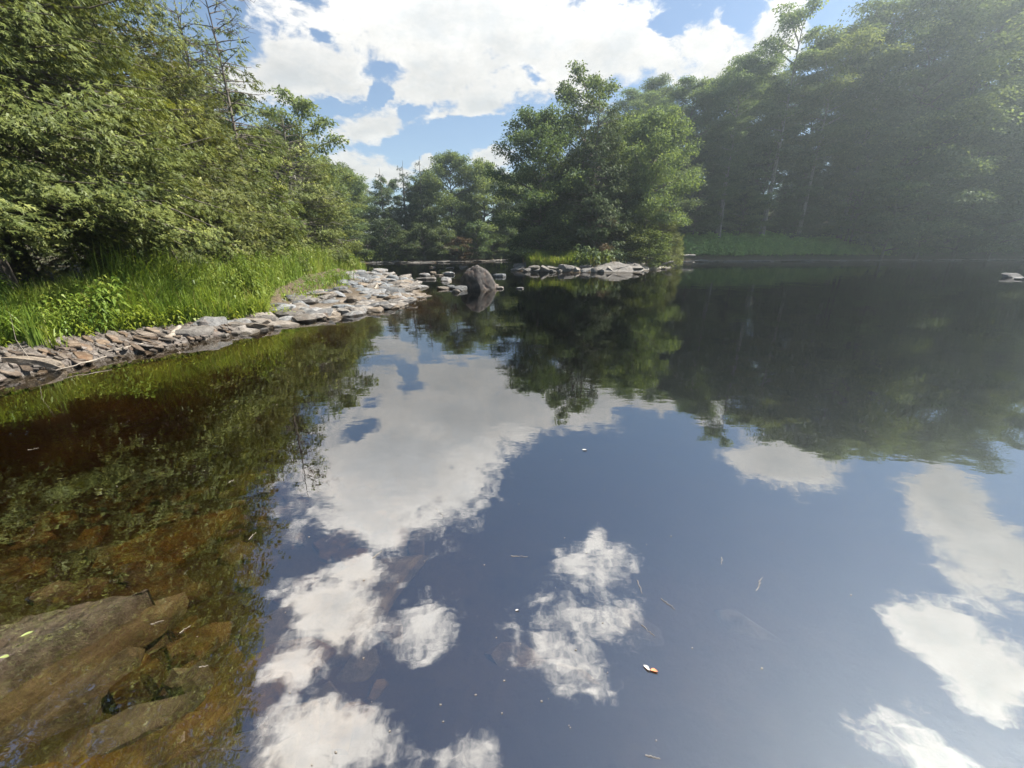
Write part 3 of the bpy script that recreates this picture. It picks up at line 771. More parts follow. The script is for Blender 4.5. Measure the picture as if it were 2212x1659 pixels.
for i, (x, y, sc, rz, lab) in enumerate((
    (23.5, 53.5, 0.72, 0.3, 'low maple in shade beside the slender birch'),
    (30.6, 55.5, 0.62, 2.9, 'small maple with bright layered boughs left of the pale trunk'),
    (44.5, 54.0, 0.92, 4.4, 'low maple where the green herbs end on the right bank'),
    (47.8, 52.4, 1.05, 5.5, 'spreading maple hanging over the dark water, nearest the herbs'),
    (53.4, 53.6, 1.15, 0.9, 'spreading maple with layered boughs over the dark overhang'),
    (59.0, 54.2, 1.1, 2.1, 'spreading maple third from the right edge at the water'),
    (64.6, 55.0, 1.2, 3.4, 'spreading maple second from the right edge at the water'),
    (70.5, 55.6, 1.25, 4.6, 'spreading maple at the right edge above the small beach'),
    (50.0, 56.0, 1.5, 1.8, 'taller spreading maple behind the dark overhang'),
    (60.5, 57.0, 1.6, 0.1, 'taller spreading maple in the hazy middle of the right wood'),
    (34.5, 58.5, 1.25, 3.6, 'dark spreading maple behind the pale trunk'),
    (26.0, 60.0, 1.2, 3.6, 'dark spreading maple behind the slender birch'))):
    tree('low_maple', K['maple_under'], (x, y), rz, lab, G_U, sc, mat='maple_light' if 'bright' in lab else None)
for i in range(15):
    x = 18 + i * 5.4 + 1.5 * math.sin(i * 4.1)
    tree('maple_tree', K[('maple_wide', 'maple_tall', 'maple_wide')[i % 3]], (x, 67 + 3 * math.sin(i * 1.7)), i * 2.3, 'tall maple in the rear row of the right bank wood', 'rear trees of the right bank wood', 0.82 + 0.012 * i)
for i in range(18):
    x = 17 + i * 4.3 + 1.2 * math.sin(i * 2.7)
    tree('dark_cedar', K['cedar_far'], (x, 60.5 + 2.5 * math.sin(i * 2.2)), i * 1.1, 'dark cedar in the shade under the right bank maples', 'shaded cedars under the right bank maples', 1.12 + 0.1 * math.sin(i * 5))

# bare dead branches of the half dead tree and of the round cedar
def dead_branches(parent, seed, n, h0, h1, L0, L1, az0, az1, mat, r=0.012):
    rg = rng(seed); A = Acc()
    for i in range(n):
        h = rg.uniform(h0, h1); a = rg.uniform(az0, az1); ln = rg.uniform(L0, L1)
        o = np.array([math.cos(a), math.sin(a), 0]); s = np.linspace(0, 1, 7)
        p = np.array([0, 0, h]) + o * (ln * s)[:, None] + np.array([0, 0, 1]) * (ln * (0.15 * s - rg.uniform(0.1, 0.45) * s ** 2 + 0.25 * s ** 4))[:, None] + rg.normal(0, 0.03, (7, 3)) * s[:, None] * ln
        A.add(*tube(p, r * (1.1 - s) * ln ** 0.5 + 0.003, 4))
        for k in range(int(4 + 3 * ln)):
            s0 = rg.uniform(0.25, 0.95); b = np.array([np.interp(s0, s, p[:, j]) for j in range(3)])
            d = o * rg.uniform(0.3, 1) + np.array([-o[1], o[0], 0]) * rg.choice([-1, 1]) * rg.uniform(0.4, 1) + np.array([0, 0, rg.uniform(-0.5, 0.5)])
            l2 = ln * rg.uniform(0.12, 0.35)
            A.add(*tube([b, b + d * l2 * 0.5 + rg.normal(0, 0.03, 3), b + d * l2 + rg.normal(0, 0.04, 3)], [0.007, 0.005, 0.003], 3))
    v, f = A.out()
    return tag(link('dead_branches', npmesh('dead_branches', v, f, M[mat], True), parent), None, None, kind='stuff')
dead_branches(DT, 5, 26, 3.6, 7.4, 0.4, 1.1, 0, 6.28, 'bark', 0.007)
dead_branches(CL, 6, 42, 0.9, 4.2, 2.0, 3.5, -2.3, -0.2, 'dead_wood', 0.016)

# ------------------------------------------------------------------ grass, herbs and weeds
def blades(rg, P, height, width, lean=0.35, dirn=None):
    """curved grass blades on the points P"""
    n = len(P); a = rg.uniform(0, 2 * np.pi, n) if dirn is None else dirn + rg.normal(0, 0.7, n)
    o = np.stack([np.cos(a), np.sin(a), np.zeros(n)], -1); sd = np.stack([-o[:, 1], o[:, 0], np.zeros(n)], -1)
    h = height * rg.uniform(0.55, 1.25, n); ln = np.abs(rg.normal(lean, lean * 0.6, n)) * h
    tw = rg.normal(0, 0.5, (n, 1)); sd = norm(sd + o * tw)
    V = []
    for s, wf in ((0.0, 0.8), (0.4, 1.0), (0.75, 0.7)):
        c = P + o * (ln * s ** 2)[:, None]; c = c + np.array([0, 0, 1]) * (h * (s - 0.28 * s ** 3 * np.minimum(ln / h, 1.2)))[:, None]
        w = (width * wf * rg.uniform(0.7, 1.3, n))[:, None] * 0.5
        V += [c - sd * w, c + sd * w]
    V.append(P + o * ln[:, None] + np.array([0, 0, 1]) * (h * (1 - 0.42 * np.minimum(ln / h, 1.2)))[:, None])
    v = np.stack(V, 1).reshape(-1, 3); b = (np.arange(n) * 7)[:, None]
    q = np.concatenate([b + [0, 1, 3, 2], b + [2, 3, 5, 4]]); t = b + [4, 5, 6]
    return v, [q, t]

def weed_template(rg, leaves=12, ln=0.30, wid=0.22, droop=0.5):
    """upright stem with lance shaped leaves, one unit tall"""
    v, f = [], []
    def quad(a, b, c, d): v.extend([a, b, c, d]); f.append([len(v) - 4, len(v) - 3, len(v) - 2, len(v) - 1])
    quad((-0.008, 0, 0), (0.008, 0, 0), (0.005, 0, 0.97), (-0.005, 0, 0.97)); quad((0, -0.008, 0), (0, 0.008, 0), (0, 0.005, 0.97), (0, -0.005, 0.97))
    for i in range(leaves):
        z = 0.18 + 0.82 * i / leaves; a = i * 2.4 + rg.uniform(-0.3, 0.3); l = ln * (1.15 - 0.55 * (i / leaves)) * rg.uniform(0.8, 1.2)
        o = np.array([math.cos(a), math.sin(a), 0]); s = np.array([-o[1], o[0], 0]); b = np.array([0, 0, z]); up = np.array([0, 0, 1])
        m = b + o * l * 0.5 + up * l * 0.28; e = b + o * l + up * l * (0.28 - droop)
        quad(b, m - s * l * wid, e, m + s * l * wid)
    return np.array(v, float), np.array(f, np.int32)

def bank_points(rg, n, x0, x1, y0, y1, cond):
    out = []
    while sum(len(o) for o in out) < n:
        x = rg.uniform(x0, x1, n * 2); y = rg.uniform(y0, y1, n * 2)
        k = cond(x, y, river_sd(x, y)); out.append(np.stack([x[k], y[k]], -1))
    p = np.concatenate(out)[:n]
    return np.concatenate([p, ground_z(p[:, 0], p[:, 1])[:, None] - 0.02], 1)

def place_weeds(name, rg, P, hmin, hmax, mat, label, tmpl, base_t=0.45):
    n = len(P); a = rg.uniform(0, 6.28, n); tilt = rg.normal(0, 0.14, (n, 2))
    zax = norm(np.stack([tilt[:, 0], tilt[:, 1], np.ones(n)], -1)); xa = norm(np.stack([np.cos(a), np.sin(a), -(np.cos(a) * tilt[:, 0] + np.sin(a) * tilt[:, 1])], -1)); ya = np.cross(zax, xa)
    v, f = scatter(tmpl[0], tmpl[1], np.stack([xa, ya, zax], -1), P, rg.uniform(hmin, hmax, n) * (1 + 0.35 * wob(P[:, 0], P[:, 1], 2.7, 1)))
    T = np.clip(np.repeat(np.clip(base_t + 0.25 * wob(P[:, 0], P[:, 1], 1.9, 6) + rg.normal(0, 0.22, n), 0, 1), len(tmpl[0])) + rg.normal(0, 0.08, n * len(tmpl[0])), 0, 1)
    tag(link(name, npmesh(name, v, f, M[mat], tint=T)), label, None, kind='stuff')

def place_grass(name, rg, P, h, w, lean, mat, label, base_t=0.5, dirn=None, kind='stuff', cat=None, group=None):
    hh = h if np.isscalar(h) else np.asarray(h)
    v, f = blades(rg, P, hh, w, lean, dirn)
    t = np.clip(base_t + 0.5 * wob(P[:, 0], P[:, 1], 2.0) * 0.7 + rg.normal(0, 0.2, len(P)), 0, 1)
    return tag(link(name, npmesh(name, v, f, M[mat], tint=np.repeat(t, 7))), label, cat, group, kind)

rg = rng(77)
def slate_free(x, y, s): return (s > np.where(y < 8.6, 1.0 - 0.55 * np.clip((y - 6.4) / 2, 0, 1), 0.45)) & ~in_poly(SHOAL, x, y)
def in_meadow(x, y, s): return slate_free(x, y, s) & (x > np.interp(y, [3, 7, 10, 14, 20, 26, 30], [-9.2, -8.8, -9.3, -10.6, -12.4, -13.6, -14.4]))
P = bank_points(rg, 34000, -14, -5, 8.2, 29.5, in_meadow)
place_grass('grass', rg, P, 0.66 + 0.22 * wob(P[:, 0], P[:, 1], 1.4, 2), 0.018, 0.34, 'grass', 'bright green grass on the left bank', 0.55)
P = bank_points(rg, 29000, -9.5, -5, 3.0, 9.2, lambda x, y, s: slate_free(x, y, s) & (s < 2.4))
place_grass('grass', rg, P, 0.58 + 0.22 * wob(P[:, 0], P[:, 1], 2.3, 4), 0.013, 0.42, 'grass', 'grass among the weeds at the near left bank', 0.5)
P = bank_points(rg, 2000, -14, -5, 8.0, 29.0, lambda x, y, s: in_meadow(x, y, s) & (s > 0.7))
place_weeds('weeds', rg, P, 0.55, 1.1, 'weed', 'leafy weeds among the bright grass of the left bank', weed_template(rg, 18, 0.17, 0.13))
P = bank_points(rg, 1150, -10, -5, 2.6, 9.0, lambda x, y, s: slate_free(x, y, s) & (s < 2.6) & (y < 6.4 + 0.9 * np.sin(x * 5)))
place_weeds('weeds', rg, P, 0.35, 0.75, 'weed', 'broad leaved weeds on the near left bank', weed_template(rg, 20, 0.26, 0.13, 0.42), 0.45)
P = bank_points(rg, 330, -8.2, -5, 3.4, 9.2, lambda x, y, s: (s > 0.85 - 0.5 * np.clip((y - 6.4) / 2, 0, 1)) & (s < 1.55))
place_weeds('low_plants', rg, P, 0.16, 0.36, 'fern', 'yellow green low plants along the edge of the slate', weed_template(rg, 14, 0.38, 0.15))
# moss and scattered leaf litter plants under the cedars
P = bank_points(rg, 1500, -15, -6, 2, 30, lambda x, y, s: (s > 2.6) & (s < 7))
place_weeds('undergrowth', rg, P, 0.15, 0.4, 'weed', 'sparse dark undergrowth in the shade under the cedars', weed_template(rg, 8, 0.4, 0.25), 0.2)

P = bank_points(rg, 1800, -14, -5, 3.0, 29.0, lambda x, y, s: slate_free(x, y, s) & (s > 0.2) & (x > np.interp(y, [3, 7, 10, 14, 20, 26, 30], [-8.6, -8.2, -8.8, -10.0, -11.8, -13.0, -14.0])))
place_grass('dry_grass', rg, P, 0.75, 0.010, 0.4, 'straw', 'dry straw coloured stalks among the green grass of the left bank')
P = bank_points(rg, 900, -0.2, 12, 27.5, 34.0, lambda x, y, s: (s > 0.5) & (s < 3.2))
place_grass('dry_grass', rg, P, 0.9, 0.02, 0.35, 'straw', 'dry stalks in the grass of the rocky point')
# separate grass clumps
def clump(x, y, n, spread, h, w, lean, label, group='grass clumps by the water', mat='grass', t=0.5, dirn=None, sparse=False):
    r = rng(int(abs(x * 131 + y * 977)) + n)
    p = np.stack([x + r.normal(0, spread, n), y + r.normal(0, spread, n)], -1)
    p = np.concatenate([p, ground_z(p[:, 0], p[:, 1])[:, None].clip(-0.12) - 0.02], 1)
    if sparse: return place_grass('grass', r, p, h, w, lean, mat, label, t, dirn)
    return place_grass('grass_clump', r, p, h, w, lean, mat, label, t, dirn, kind='thing', cat='grass clump', group=group)
clump(-7.6, 7.9, 260, 0.30, 1.35, 0.016, 0.55, 'tall dark arching sedge clump in front of the cedar shade', t=0.2, dirn=0.0)
clump(-7.9, 9.2, 240, 0.32, 1.2, 0.016, 0.5, 'arching sedge clump beside the bright grass', t=0.3, dirn=-0.3)
clump(*spot(85, 758, 0.15), 26, 0.05, 0.62, 0.020, 0.3, 'pale grass shoot behind the flat stone by the water')
clump(*spot(130, 760, 0.12), 22, 0.05, 0.48, 0.020, 0.35, 'short pale grass shoot right of the flat stone')
clump(*spot(735, 622, 0.05), 260, 0.28, 0.42, 0.016, 0.25, 'round grass clump growing among the shoal stones', t=0.6)
clump(*spot(640, 660, 0.03), 120, 0.35, 0.28, 0.013, 0.3, 'sparse grass on the near edge of the shoal', t=0.6, sparse=True)
clump(*spot(690, 640, 0.05), 110, 0.4, 0.26, 0.013, 0.3, 'thin grass in the middle of the shoal stones', t=0.6, sparse=True)
clump(*spot(1087, 577, 0.0), 60, 0.18, 0.55, 0.025, 0.25, 'lone reed clump in the water left of the point')

# the point and the right bank
P = bank_points(rg, 10000, -0.2, 9, 28.0, 33.0, lambda x, y, s: (s > 0.8) & (s < 3.2) & (x < 7.0))
place_grass('grass', rg, P, 0.95 + 0.25 * wob(P[:, 0], P[:, 1], 1.7), 0.035, 0.3, 'grass', 'tall grass on the rocky point', 0.5)
P = bank_points(rg, 700, 4.5, 12.5, 28.5, 34.0, lambda x, y, s: (s > 0.9) & (s < 3.6))
place_weeds('weeds', rg, P, 0.6, 1.3, 'maple', 'dark leafy weeds on the right half of the point', weed_template(rg, 14, 0.3, 0.3))
P = bank_points(rg, 6500, 14.5, 50, 44, 58, lambda x, y, s: (s > 0.9) & (s < 7.0))
place_weeds('herbs', rg, P, 0.45, 1.1, 'herb', 'green herbs covering the slope of the right bank', weed_template(rg, 12, 0.45, 0.34), 0.75)
P = bank_points(rg, 1800, 46, 90, 48, 66, lambda x, y, s: (s > 1.2) & (s < 7.0))
place_weeds('herbs', rg, P, 0.5, 1.2, 'maple', 'dark herbs under the trees at the right', weed_template(rg, 12, 0.45, 0.34), 0.3)
P = bank_points(rg, 2200, -22, 6, 43, 60, lambda x, y, s: (s > 0.6) & (s < 5.0))
place_weeds('herbs', rg, P, 0.2, 0.6, 'maple', 'herbs along the far shore', weed_template(rg, 12, 0.45, 0.34), 0.35)
P = bank_points(rg, 900, -20, -9, 27, 46, lambda x, y, s: (s > 0.3) & (s < 4.0))
place_weeds('herbs', rg, P, 0.4, 1.1, 'weed', 'herbs along the receding left shore', weed_template(rg, 12, 0.45, 0.34), 0.35)

# ------------------------------------------------------------------ rocks
def ico(sub):
    import bmesh
    bm = bmesh.new(); bmesh.ops.create_icosphere(bm, subdivisions=sub, radius=1.0)
    v = np.array([x.co[:] for x in bm.verts]); f = np.array([[y.index for y in x.verts] for x in bm.faces], np.int32); bm.free()
    return norm(v), f
ICO = {s: ico(s) for s in (2, 3, 5)}

def facet_radius(d, normals, dist, p):
    a = np.maximum(d @ norm(normals).T, 0) / np.asarray(dist)[None]
    return (np.sum(a ** p, axis=1)) ** (-1.0 / p)

def rock_mesh(name, seed, sub=2, planes=15, p=18, flat=1.0, mat='rock_grey', smooth=False):
    rg = rng(seed); d, f = ICO[sub]
    n = rg.normal(0, 1, (planes, 3)); n[:, 2] *= flat; n = np.concatenate([n, [(0.15, 0.1, 1), (0, 0, -1)], np.eye(3)[:2], -np.eye(3)[:2]])
    r = facet_radius(d, n, np.concatenate([rg.uniform(0.68, 1.0, planes), [0.75, 0.8, 1, 1, 1, 1]]), p)
    v = d * r[:, None]
    nz = np.array([mnoise.noise(Vector(x * 2.3 + seed)) for x in v]) * 0.07 + (np.array([mnoise.noise(Vector(x * 6.0 + seed)) for x in v]) * 0.03 if sub > 2 else 0)
    v = v * (1 + nz)[:, None]
    return npmesh(name, v, f, M[mat], smooth)

ROCKS = {}
for mt in ('rock_grey', 'rock_tan', 'rock_blue', 'sunk', 'ledge'):
    ROCKS[mt] = [rock_mesh('stone', 100 + 7 * i + len(mt), 3, 12 + i % 4, 22, 1.0, mt) for i in range(7)]
SMALL = {mt: [rock_mesh('stone', 300 + 7 * i + len(mt), 2, 11, 20, 1.0, mt) for i in range(5)] for mt in ('rock_grey', 'rock_tan', 'rock_blue')}

def slab_mesh(name, seed, mat, n=7, th=0.12, smooth=False, notch=0.25):
    """irregular flat stone: chipped outline, broken rim, slightly tilted layers on top"""
    rg = rng(seed); a = np.sort(np.arange(n) * 2 * np.pi / n + rg.uniform(-0.3, 0.3, n)); r = rg.uniform(1 - notch, 1.05, n)
    ring = np.stack([np.cos(a) * r, np.sin(a) * r], -1)
    lv = [(0.93, -1.0), (1.0, -0.2), (0.97, 0.65), (0.86, 1.0)]
    V = []
    for s, z in lv: V.append(np.concatenate([ring * s * rg.uniform(0.96, 1.04, (n, 1)), np.full((n, 1), z * th) + rg.normal(0, th * 0.12, (n, 1))], 1))
    V.append(np.array([[rg.normal(0, 0.1), rg.normal(0, 0.1), th * rg.uniform(0.95, 1.25)], [0, 0, -th]]))
    v = np.concatenate(V); q, t = [], []
    for k in range(3):
        for i in range(n): q.append((k * n + i, k * n + (i + 1) % n, (k + 1) * n + (i + 1) % n, (k + 1) * n + i))
    for i in range(n): t += [(3 * n + i, 3 * n + (i + 1) % n, 4 * n), ((i + 1) % n, i, 4 * n + 1)]
    return npmesh(name, v, [np.array(q), np.array(t)], M[mat], smooth)

# the boulder in the stream
def build_boulder():
    d, f = ICO[5]
    n = np.array([(-0.634, -0.05, 0.773), (-0.371, 0, 0.928), (0.371, 0, 0.928), (0.66, 0.0, 0.75), (0.845, -0.05, 0.535), (-1, 0.0, 0.02), (-0.38, -0.92, 0.02), (0.62, -0.78, 0.10), (0.98, -0.3, 0.0), (-0.8, -0.6, 0.12),
                  (-0.6, 0.8, 0.3), (0.5, 0.9, 0.35), (0, 0.5, 0.9), (0, 0, -1), (-0.2, -0.75, 0.66), (0.35, -0.8, 0.55)], float)
    dist = np.array([0.975, 0.97, 0.965, 0.935, 0.945, 1.0, 0.84, 0.90, 1.02, 0.93, 0.95, 0.95, 0.98, 0.5, 0.93, 0.90])
    v = d * facet_radius(d, n, dist, 30)[:, None]
    nz = np.array([0.06 * mnoise.fractal(Vector(x * 1.6 + 4.1), 1.0, 2.0, 5) - 0.06 * max(0.0, 1 - abs(mnoise.noise(Vector((x[0] * 2.6 + 1, x[1] * 2.6, x[2] * 1.2)))) * 9) for x in v])
    v = v * (1 + nz)[:, None] * np.array([0.72, 0.60, 0.86])
    x, y = spot(1031, 626)
    o = link('boulder', npmesh('boulder', v, f, M['boulder'], True), None, (x, y + 0.42, 0.06), (0, 0, 0), (1.0, 1.0, 1.0))
    tag(o, 'big dark dome shaped boulder with a pale right flank standing in the stream', 'boulder')
build_boulder()

G_S = 'stones standing in the stream'
def stone(px, py, w, h, mt, label, group=G_S, k=0, dep=0.8, rz=0.0, z=0.0, name='rock', cat='rock', tilt=0.0, slab=False):
    """a stone whose waterline centre is seen at (px, py); w and h are its width and visible height in metres"""
    x, y = spot(px, py, z)
    if slab: me = slab_mesh('rock', int(px * 3 + py), mt, 8, 0.5)
    else: me = ROCKS[mt][k % 7]
    o = link(name, me, None, (x, y + w * dep * 0.3, z + h * 0.12), (tilt, 0.06 * math.sin(px), rz), (w * 0.5, w * 0.5 * dep, h * 0.95))
    return tag(o, label, cat, group)

def S(*a, **k): return stone(*a, **k)
# round the boulder
S(1078, 598, 0.95, 0.24, 'rock_blue', 'long wedge shaped grey rock behind the right side of the boulder', k=1, dep=0.5, rz=-0.1, slab=True)
S(1068, 622, 0.42, 0.20, 'rock_tan', 'pale round stone touching the right side of the boulder', k=2)
S(1080, 624, 0.40, 0.12, 'rock_tan', 'pale low stone just right of the round stone by the boulder', k=3)
S(992, 628, 0.62, 0.22, 'rock_blue', 'bluish grey stone at the left foot of the boulder', k=4)
S(976, 624, 0.50, 0.17, 'rock_blue', 'dark flat stone second left of the boulder', k=5)
S(956, 625, 0.52, 0.13, 'rock_tan', 'pale low stone third left of the boulder', k=6)
S(984, 632, 0.42, 0.13, 'rock_tan', 'small pale stone in front of the bluish stone by the boulder', k=0)
S(963, 607, 0.70, 0.22, 'rock_grey', 'peaked grey stone left of the boulder and behind the pale low stone', k=2)
S(968, 594, 0.80, 0.22, 'rock_grey', 'speckled grey stone above the peaked stone', k=1)
S(947, 596, 0.60, 0.11, 'rock_tan', 'flat pale stone left of the speckled grey stone', k=3, slab=True)
S(921, 604, 1.25, 0.16, 'rock_tan', 'long flat pale stone between the shoal and the boulder', k=4, dep=0.5, slab=True)
S(917, 596, 0.80, 0.19, 'rock_grey', 'grey stone behind the long flat pale stone', k=5)
S(935, 592, 0.42, 0.20, 'rock_tan', 'upright pale stone behind the long flat stone', k=6)
S(898, 608, 0.30, 0.08, 'rock_tan', 'tiny pale stone at the left end of the long flat stone', k=0)
S(905, 622, 0.42, 0.09, 'rock_tan', 'tiny low stone near the tip of the shoal', k=1, slab=True)
S(1001, 579, 0.95, 0.20, 'rock_tan', 'pale flat stone in the water behind the boulder', k=2)
S(972, 580, 0.80, 0.13, 'rock_tan', 'low pale stone farther left behind the boulder', k=3)
S(818, 587, 1.15, 0.26, 'rock_grey', 'grey stone alone in the water beyond the shoal', k=4)
S(1124, 624, 0.34, 0.09, 'rock_grey', 'small stone alone in the water right of the boulder', k=5, slab=True)
S(933, 578, 0.6, 0.10, 'rock_tan', 'tiny stone far out in the channel left of the boulder', k=6)
S(2196, 600, 1.15, 0.30, 'rock_grey', 'grey rock rising from the water at the right edge of the photo', k=2, dep=0.6)
S(2212, 604, 0.7, 0.16, 'rock_grey', 'low stone beside the grey rock at the right edge', k=3, dep=0.6)
S(762, 679, 0.46, 0.20, 'rock_tan', 'pale ridged stone alone in the water in front of the shoal', k=1)
S(744, 682, 0.26, 0.06, 'rock_tan', 'flat chip of stone left of the pale ridged stone', k=1, slab=True)
S(654, 684, 0.32, 0.08, 'rock_tan', 'flat oval stone in the water in front of the shoal', k=4, slab=True)
S(697, 690, 0.16, 0.04, 'rock_tan', 'smallest flat stone in the water in front of the shoal', k=4, slab=True)

G_H = 'stones of the shoal'
for a in (
    (846, 610, 0.85, 0.40, 'rock_blue', 'dark rounded boulder at the back of the shoal', 3),
    (812, 606, 0.75, 0.42, 'rock_blue', 'dark block left of the dark rounded boulder of the shoal', 4),
    (872, 612, 0.75, 0.30, 'rock_blue', 'dark leaning stone at the far right corner of the shoal', 5),
    (785, 616, 0.75, 0.30, 'rock_blue', 'grey blue stone in the middle of the back row of the shoal', 6),
    (745, 600, 0.80, 0.32, 'rock_blue', 'grey blue stone behind the grass clump of the shoal', 0),
    (873, 626, 0.95, 0.20, 'rock_tan', 'broad pale stone near the tip of the shoal', 1),
    (850, 640, 1.05, 0.30, 'rock_blue', 'large slanted grey stone near the tip of the shoal', 2),
    (802, 644, 1.10, 0.28, 'rock_grey', 'large flat topped grey stone in the middle of the shoal', 3),
    (768, 660, 0.80, 0.27, 'rock_tan', 'big square pale block at the front edge of the shoal', 4),
    (874, 655, 0.66, 0.10, 'rock_tan', 'thin pale plate at the very tip of the shoal', 5),
    (848, 658, 0.45, 0.12, 'rock_tan', 'rounded pale stone left of the thin plate', 6),
    (808, 662, 0.5, 0.14, 'rock_tan', 'tan stone right of the square pale block', 0),
    (705, 645, 0.5, 0.22, 'rock_blue', 'dark stone standing left of the square pale block', 1),
    (728, 640, 0.6, 0.28, 'rock_blue', 'bluish stone below the grass clump of the shoal', 2),
    (690, 664, 0.36, 0.20, 'rock_grey', 'round grey stone at the front of the shoal', 4),
    (632, 672, 0.55, 0.16, 'rock_tan', 'flat tan stone at the left front of the shoal', 5),
    (655, 648, 0.55, 0.22, 'rock_blue', 'bluish stone left on the shoal beside the grass', 6),
    (600, 650, 0.5, 0.24, 'rock_blue', 'bluish stone at the edge of the bright grass', 0),
    (578, 668, 0.55, 0.22, 'rock_grey', 'grey stone where the shoal meets the bank', 1),
    (890, 640, 0.5, 0.12, 'rock_tan', 'pale stone pointing into the water at the shoal tip', 2)):
    S(a[0], a[1], a[2], a[3], a[4], a[5], group=G_H, k=a[6], z=0.03, dep=0.75, rz=a[0] * 0.37)
# stones on the slate shore at the near left
G_B = 'stones on the slate shore'
S(568, 704, 0.72, 0.26, 'rock_tan', 'big wedge shaped pale rock at the waterline of the slate shore', group=G_B, k=4, dep=0.6, rz=0.2)
S(440, 712, 0.62, 0.27, 'rock_grey', 'rounded grey stone leaning on the pale slab of the shore', group=G_B, k=3, z=0.1, rz=0.5)
S(408, 730, 0.58, 0.20, 'rock_tan', 'pale split slab in front of the rounded grey stone', group=G_B, k=1, z=0.05, rz=0.3, tilt=0.15)
S(500, 704, 0.80, 0.18, 'rock_tan', 'long pale slab between the grey stone and the wedge shaped rock', group=G_B, k=2, z=0.05, dep=0.5, rz=-0.1, slab=True)
S(65, 795, 0.62, 0.15, 'rock_tan', 'flat pale stone on the mud at the left edge of the photo', group=G_B, k=5, z=0.06, dep=0.5, rz=0.25)
S(500, 722, 0.40, 0.08, 'rock_tan', 'small flat stone at the waterline below the long pale slab', group=G_B, k=6, slab=True)
S(470, 728, 0.45, 0.07, 'rock_tan', 'small flat stone left of the other flat stone at the waterline', group=G_B, k=6, slab=True)
S(605, 703, 0.3, 0.06, 'rock_tan', 'flat chip at the right of the wedge shaped rock', group=G_B, k=6, slab=True)
S(540, 694, 0.6, 0.16, 'rock_tan', 'low stone behind the wedge shaped rock', group=G_B, k=0, z=0.1, dep=0.5)

# small stones of the shoal, each one placed on the gravel bar
rg = rng(5)
cnt = 0
while cnt < 310:
    x, y = rg.uniform(-9.4, -2.8), rg.uniform(7.8, 25.5)
    if cnt >= 230: y = rg.uniform(7.6, 12.4); x = float(np.interp(y, RIVER[:7, 1], RIVER[:7, 0])) - rg.uniform(-0.2, 0.7)
    elif not in_poly(SHOAL, np.array([x]), np.array([y]))[0]: continue
    s = float(river_sd(np.array([x]), np.array([y]))[0])
    if s < -0.15 or s > 3.0: continue
    far = y > 15
    mt = ('rock_blue' if rg.random() < (0.55 if s > 1.0 else 0.10) else ('rock_tan' if rg.random() < 0.75 else 'rock_grey'))
    w = rg.uniform(0.13, 0.40) * (1.35 if far else 1.0); h = w * rg.uniform(0.22, 0.48)
    z = max(gz(x, y), -0.03)
    o = link('stone', SMALL[mt][cnt % 5], None, (x, y, z + h * 0.12), (rg.normal(0, 0.12), rg.normal(0, 0.12), rg.uniform(0, 6.28)), (w, w * rg.uniform(0.55, 0.95), h))
    lab = {'rock_blue': 'small bluish grey stone among the larger stones of the shoal', 'rock_tan': 'small pale tan stone among the larger stones of the shoal', 'rock_grey': 'small grey stone among the larger stones of the shoal'}[mt]
    tag(o, lab, 'stone', {'rock_blue': 'small bluish stones of the shoal', 'rock_tan': 'small pale stones of the shoal', 'rock_grey': 'small grey stones of the shoal'}[mt])
    cnt += 1

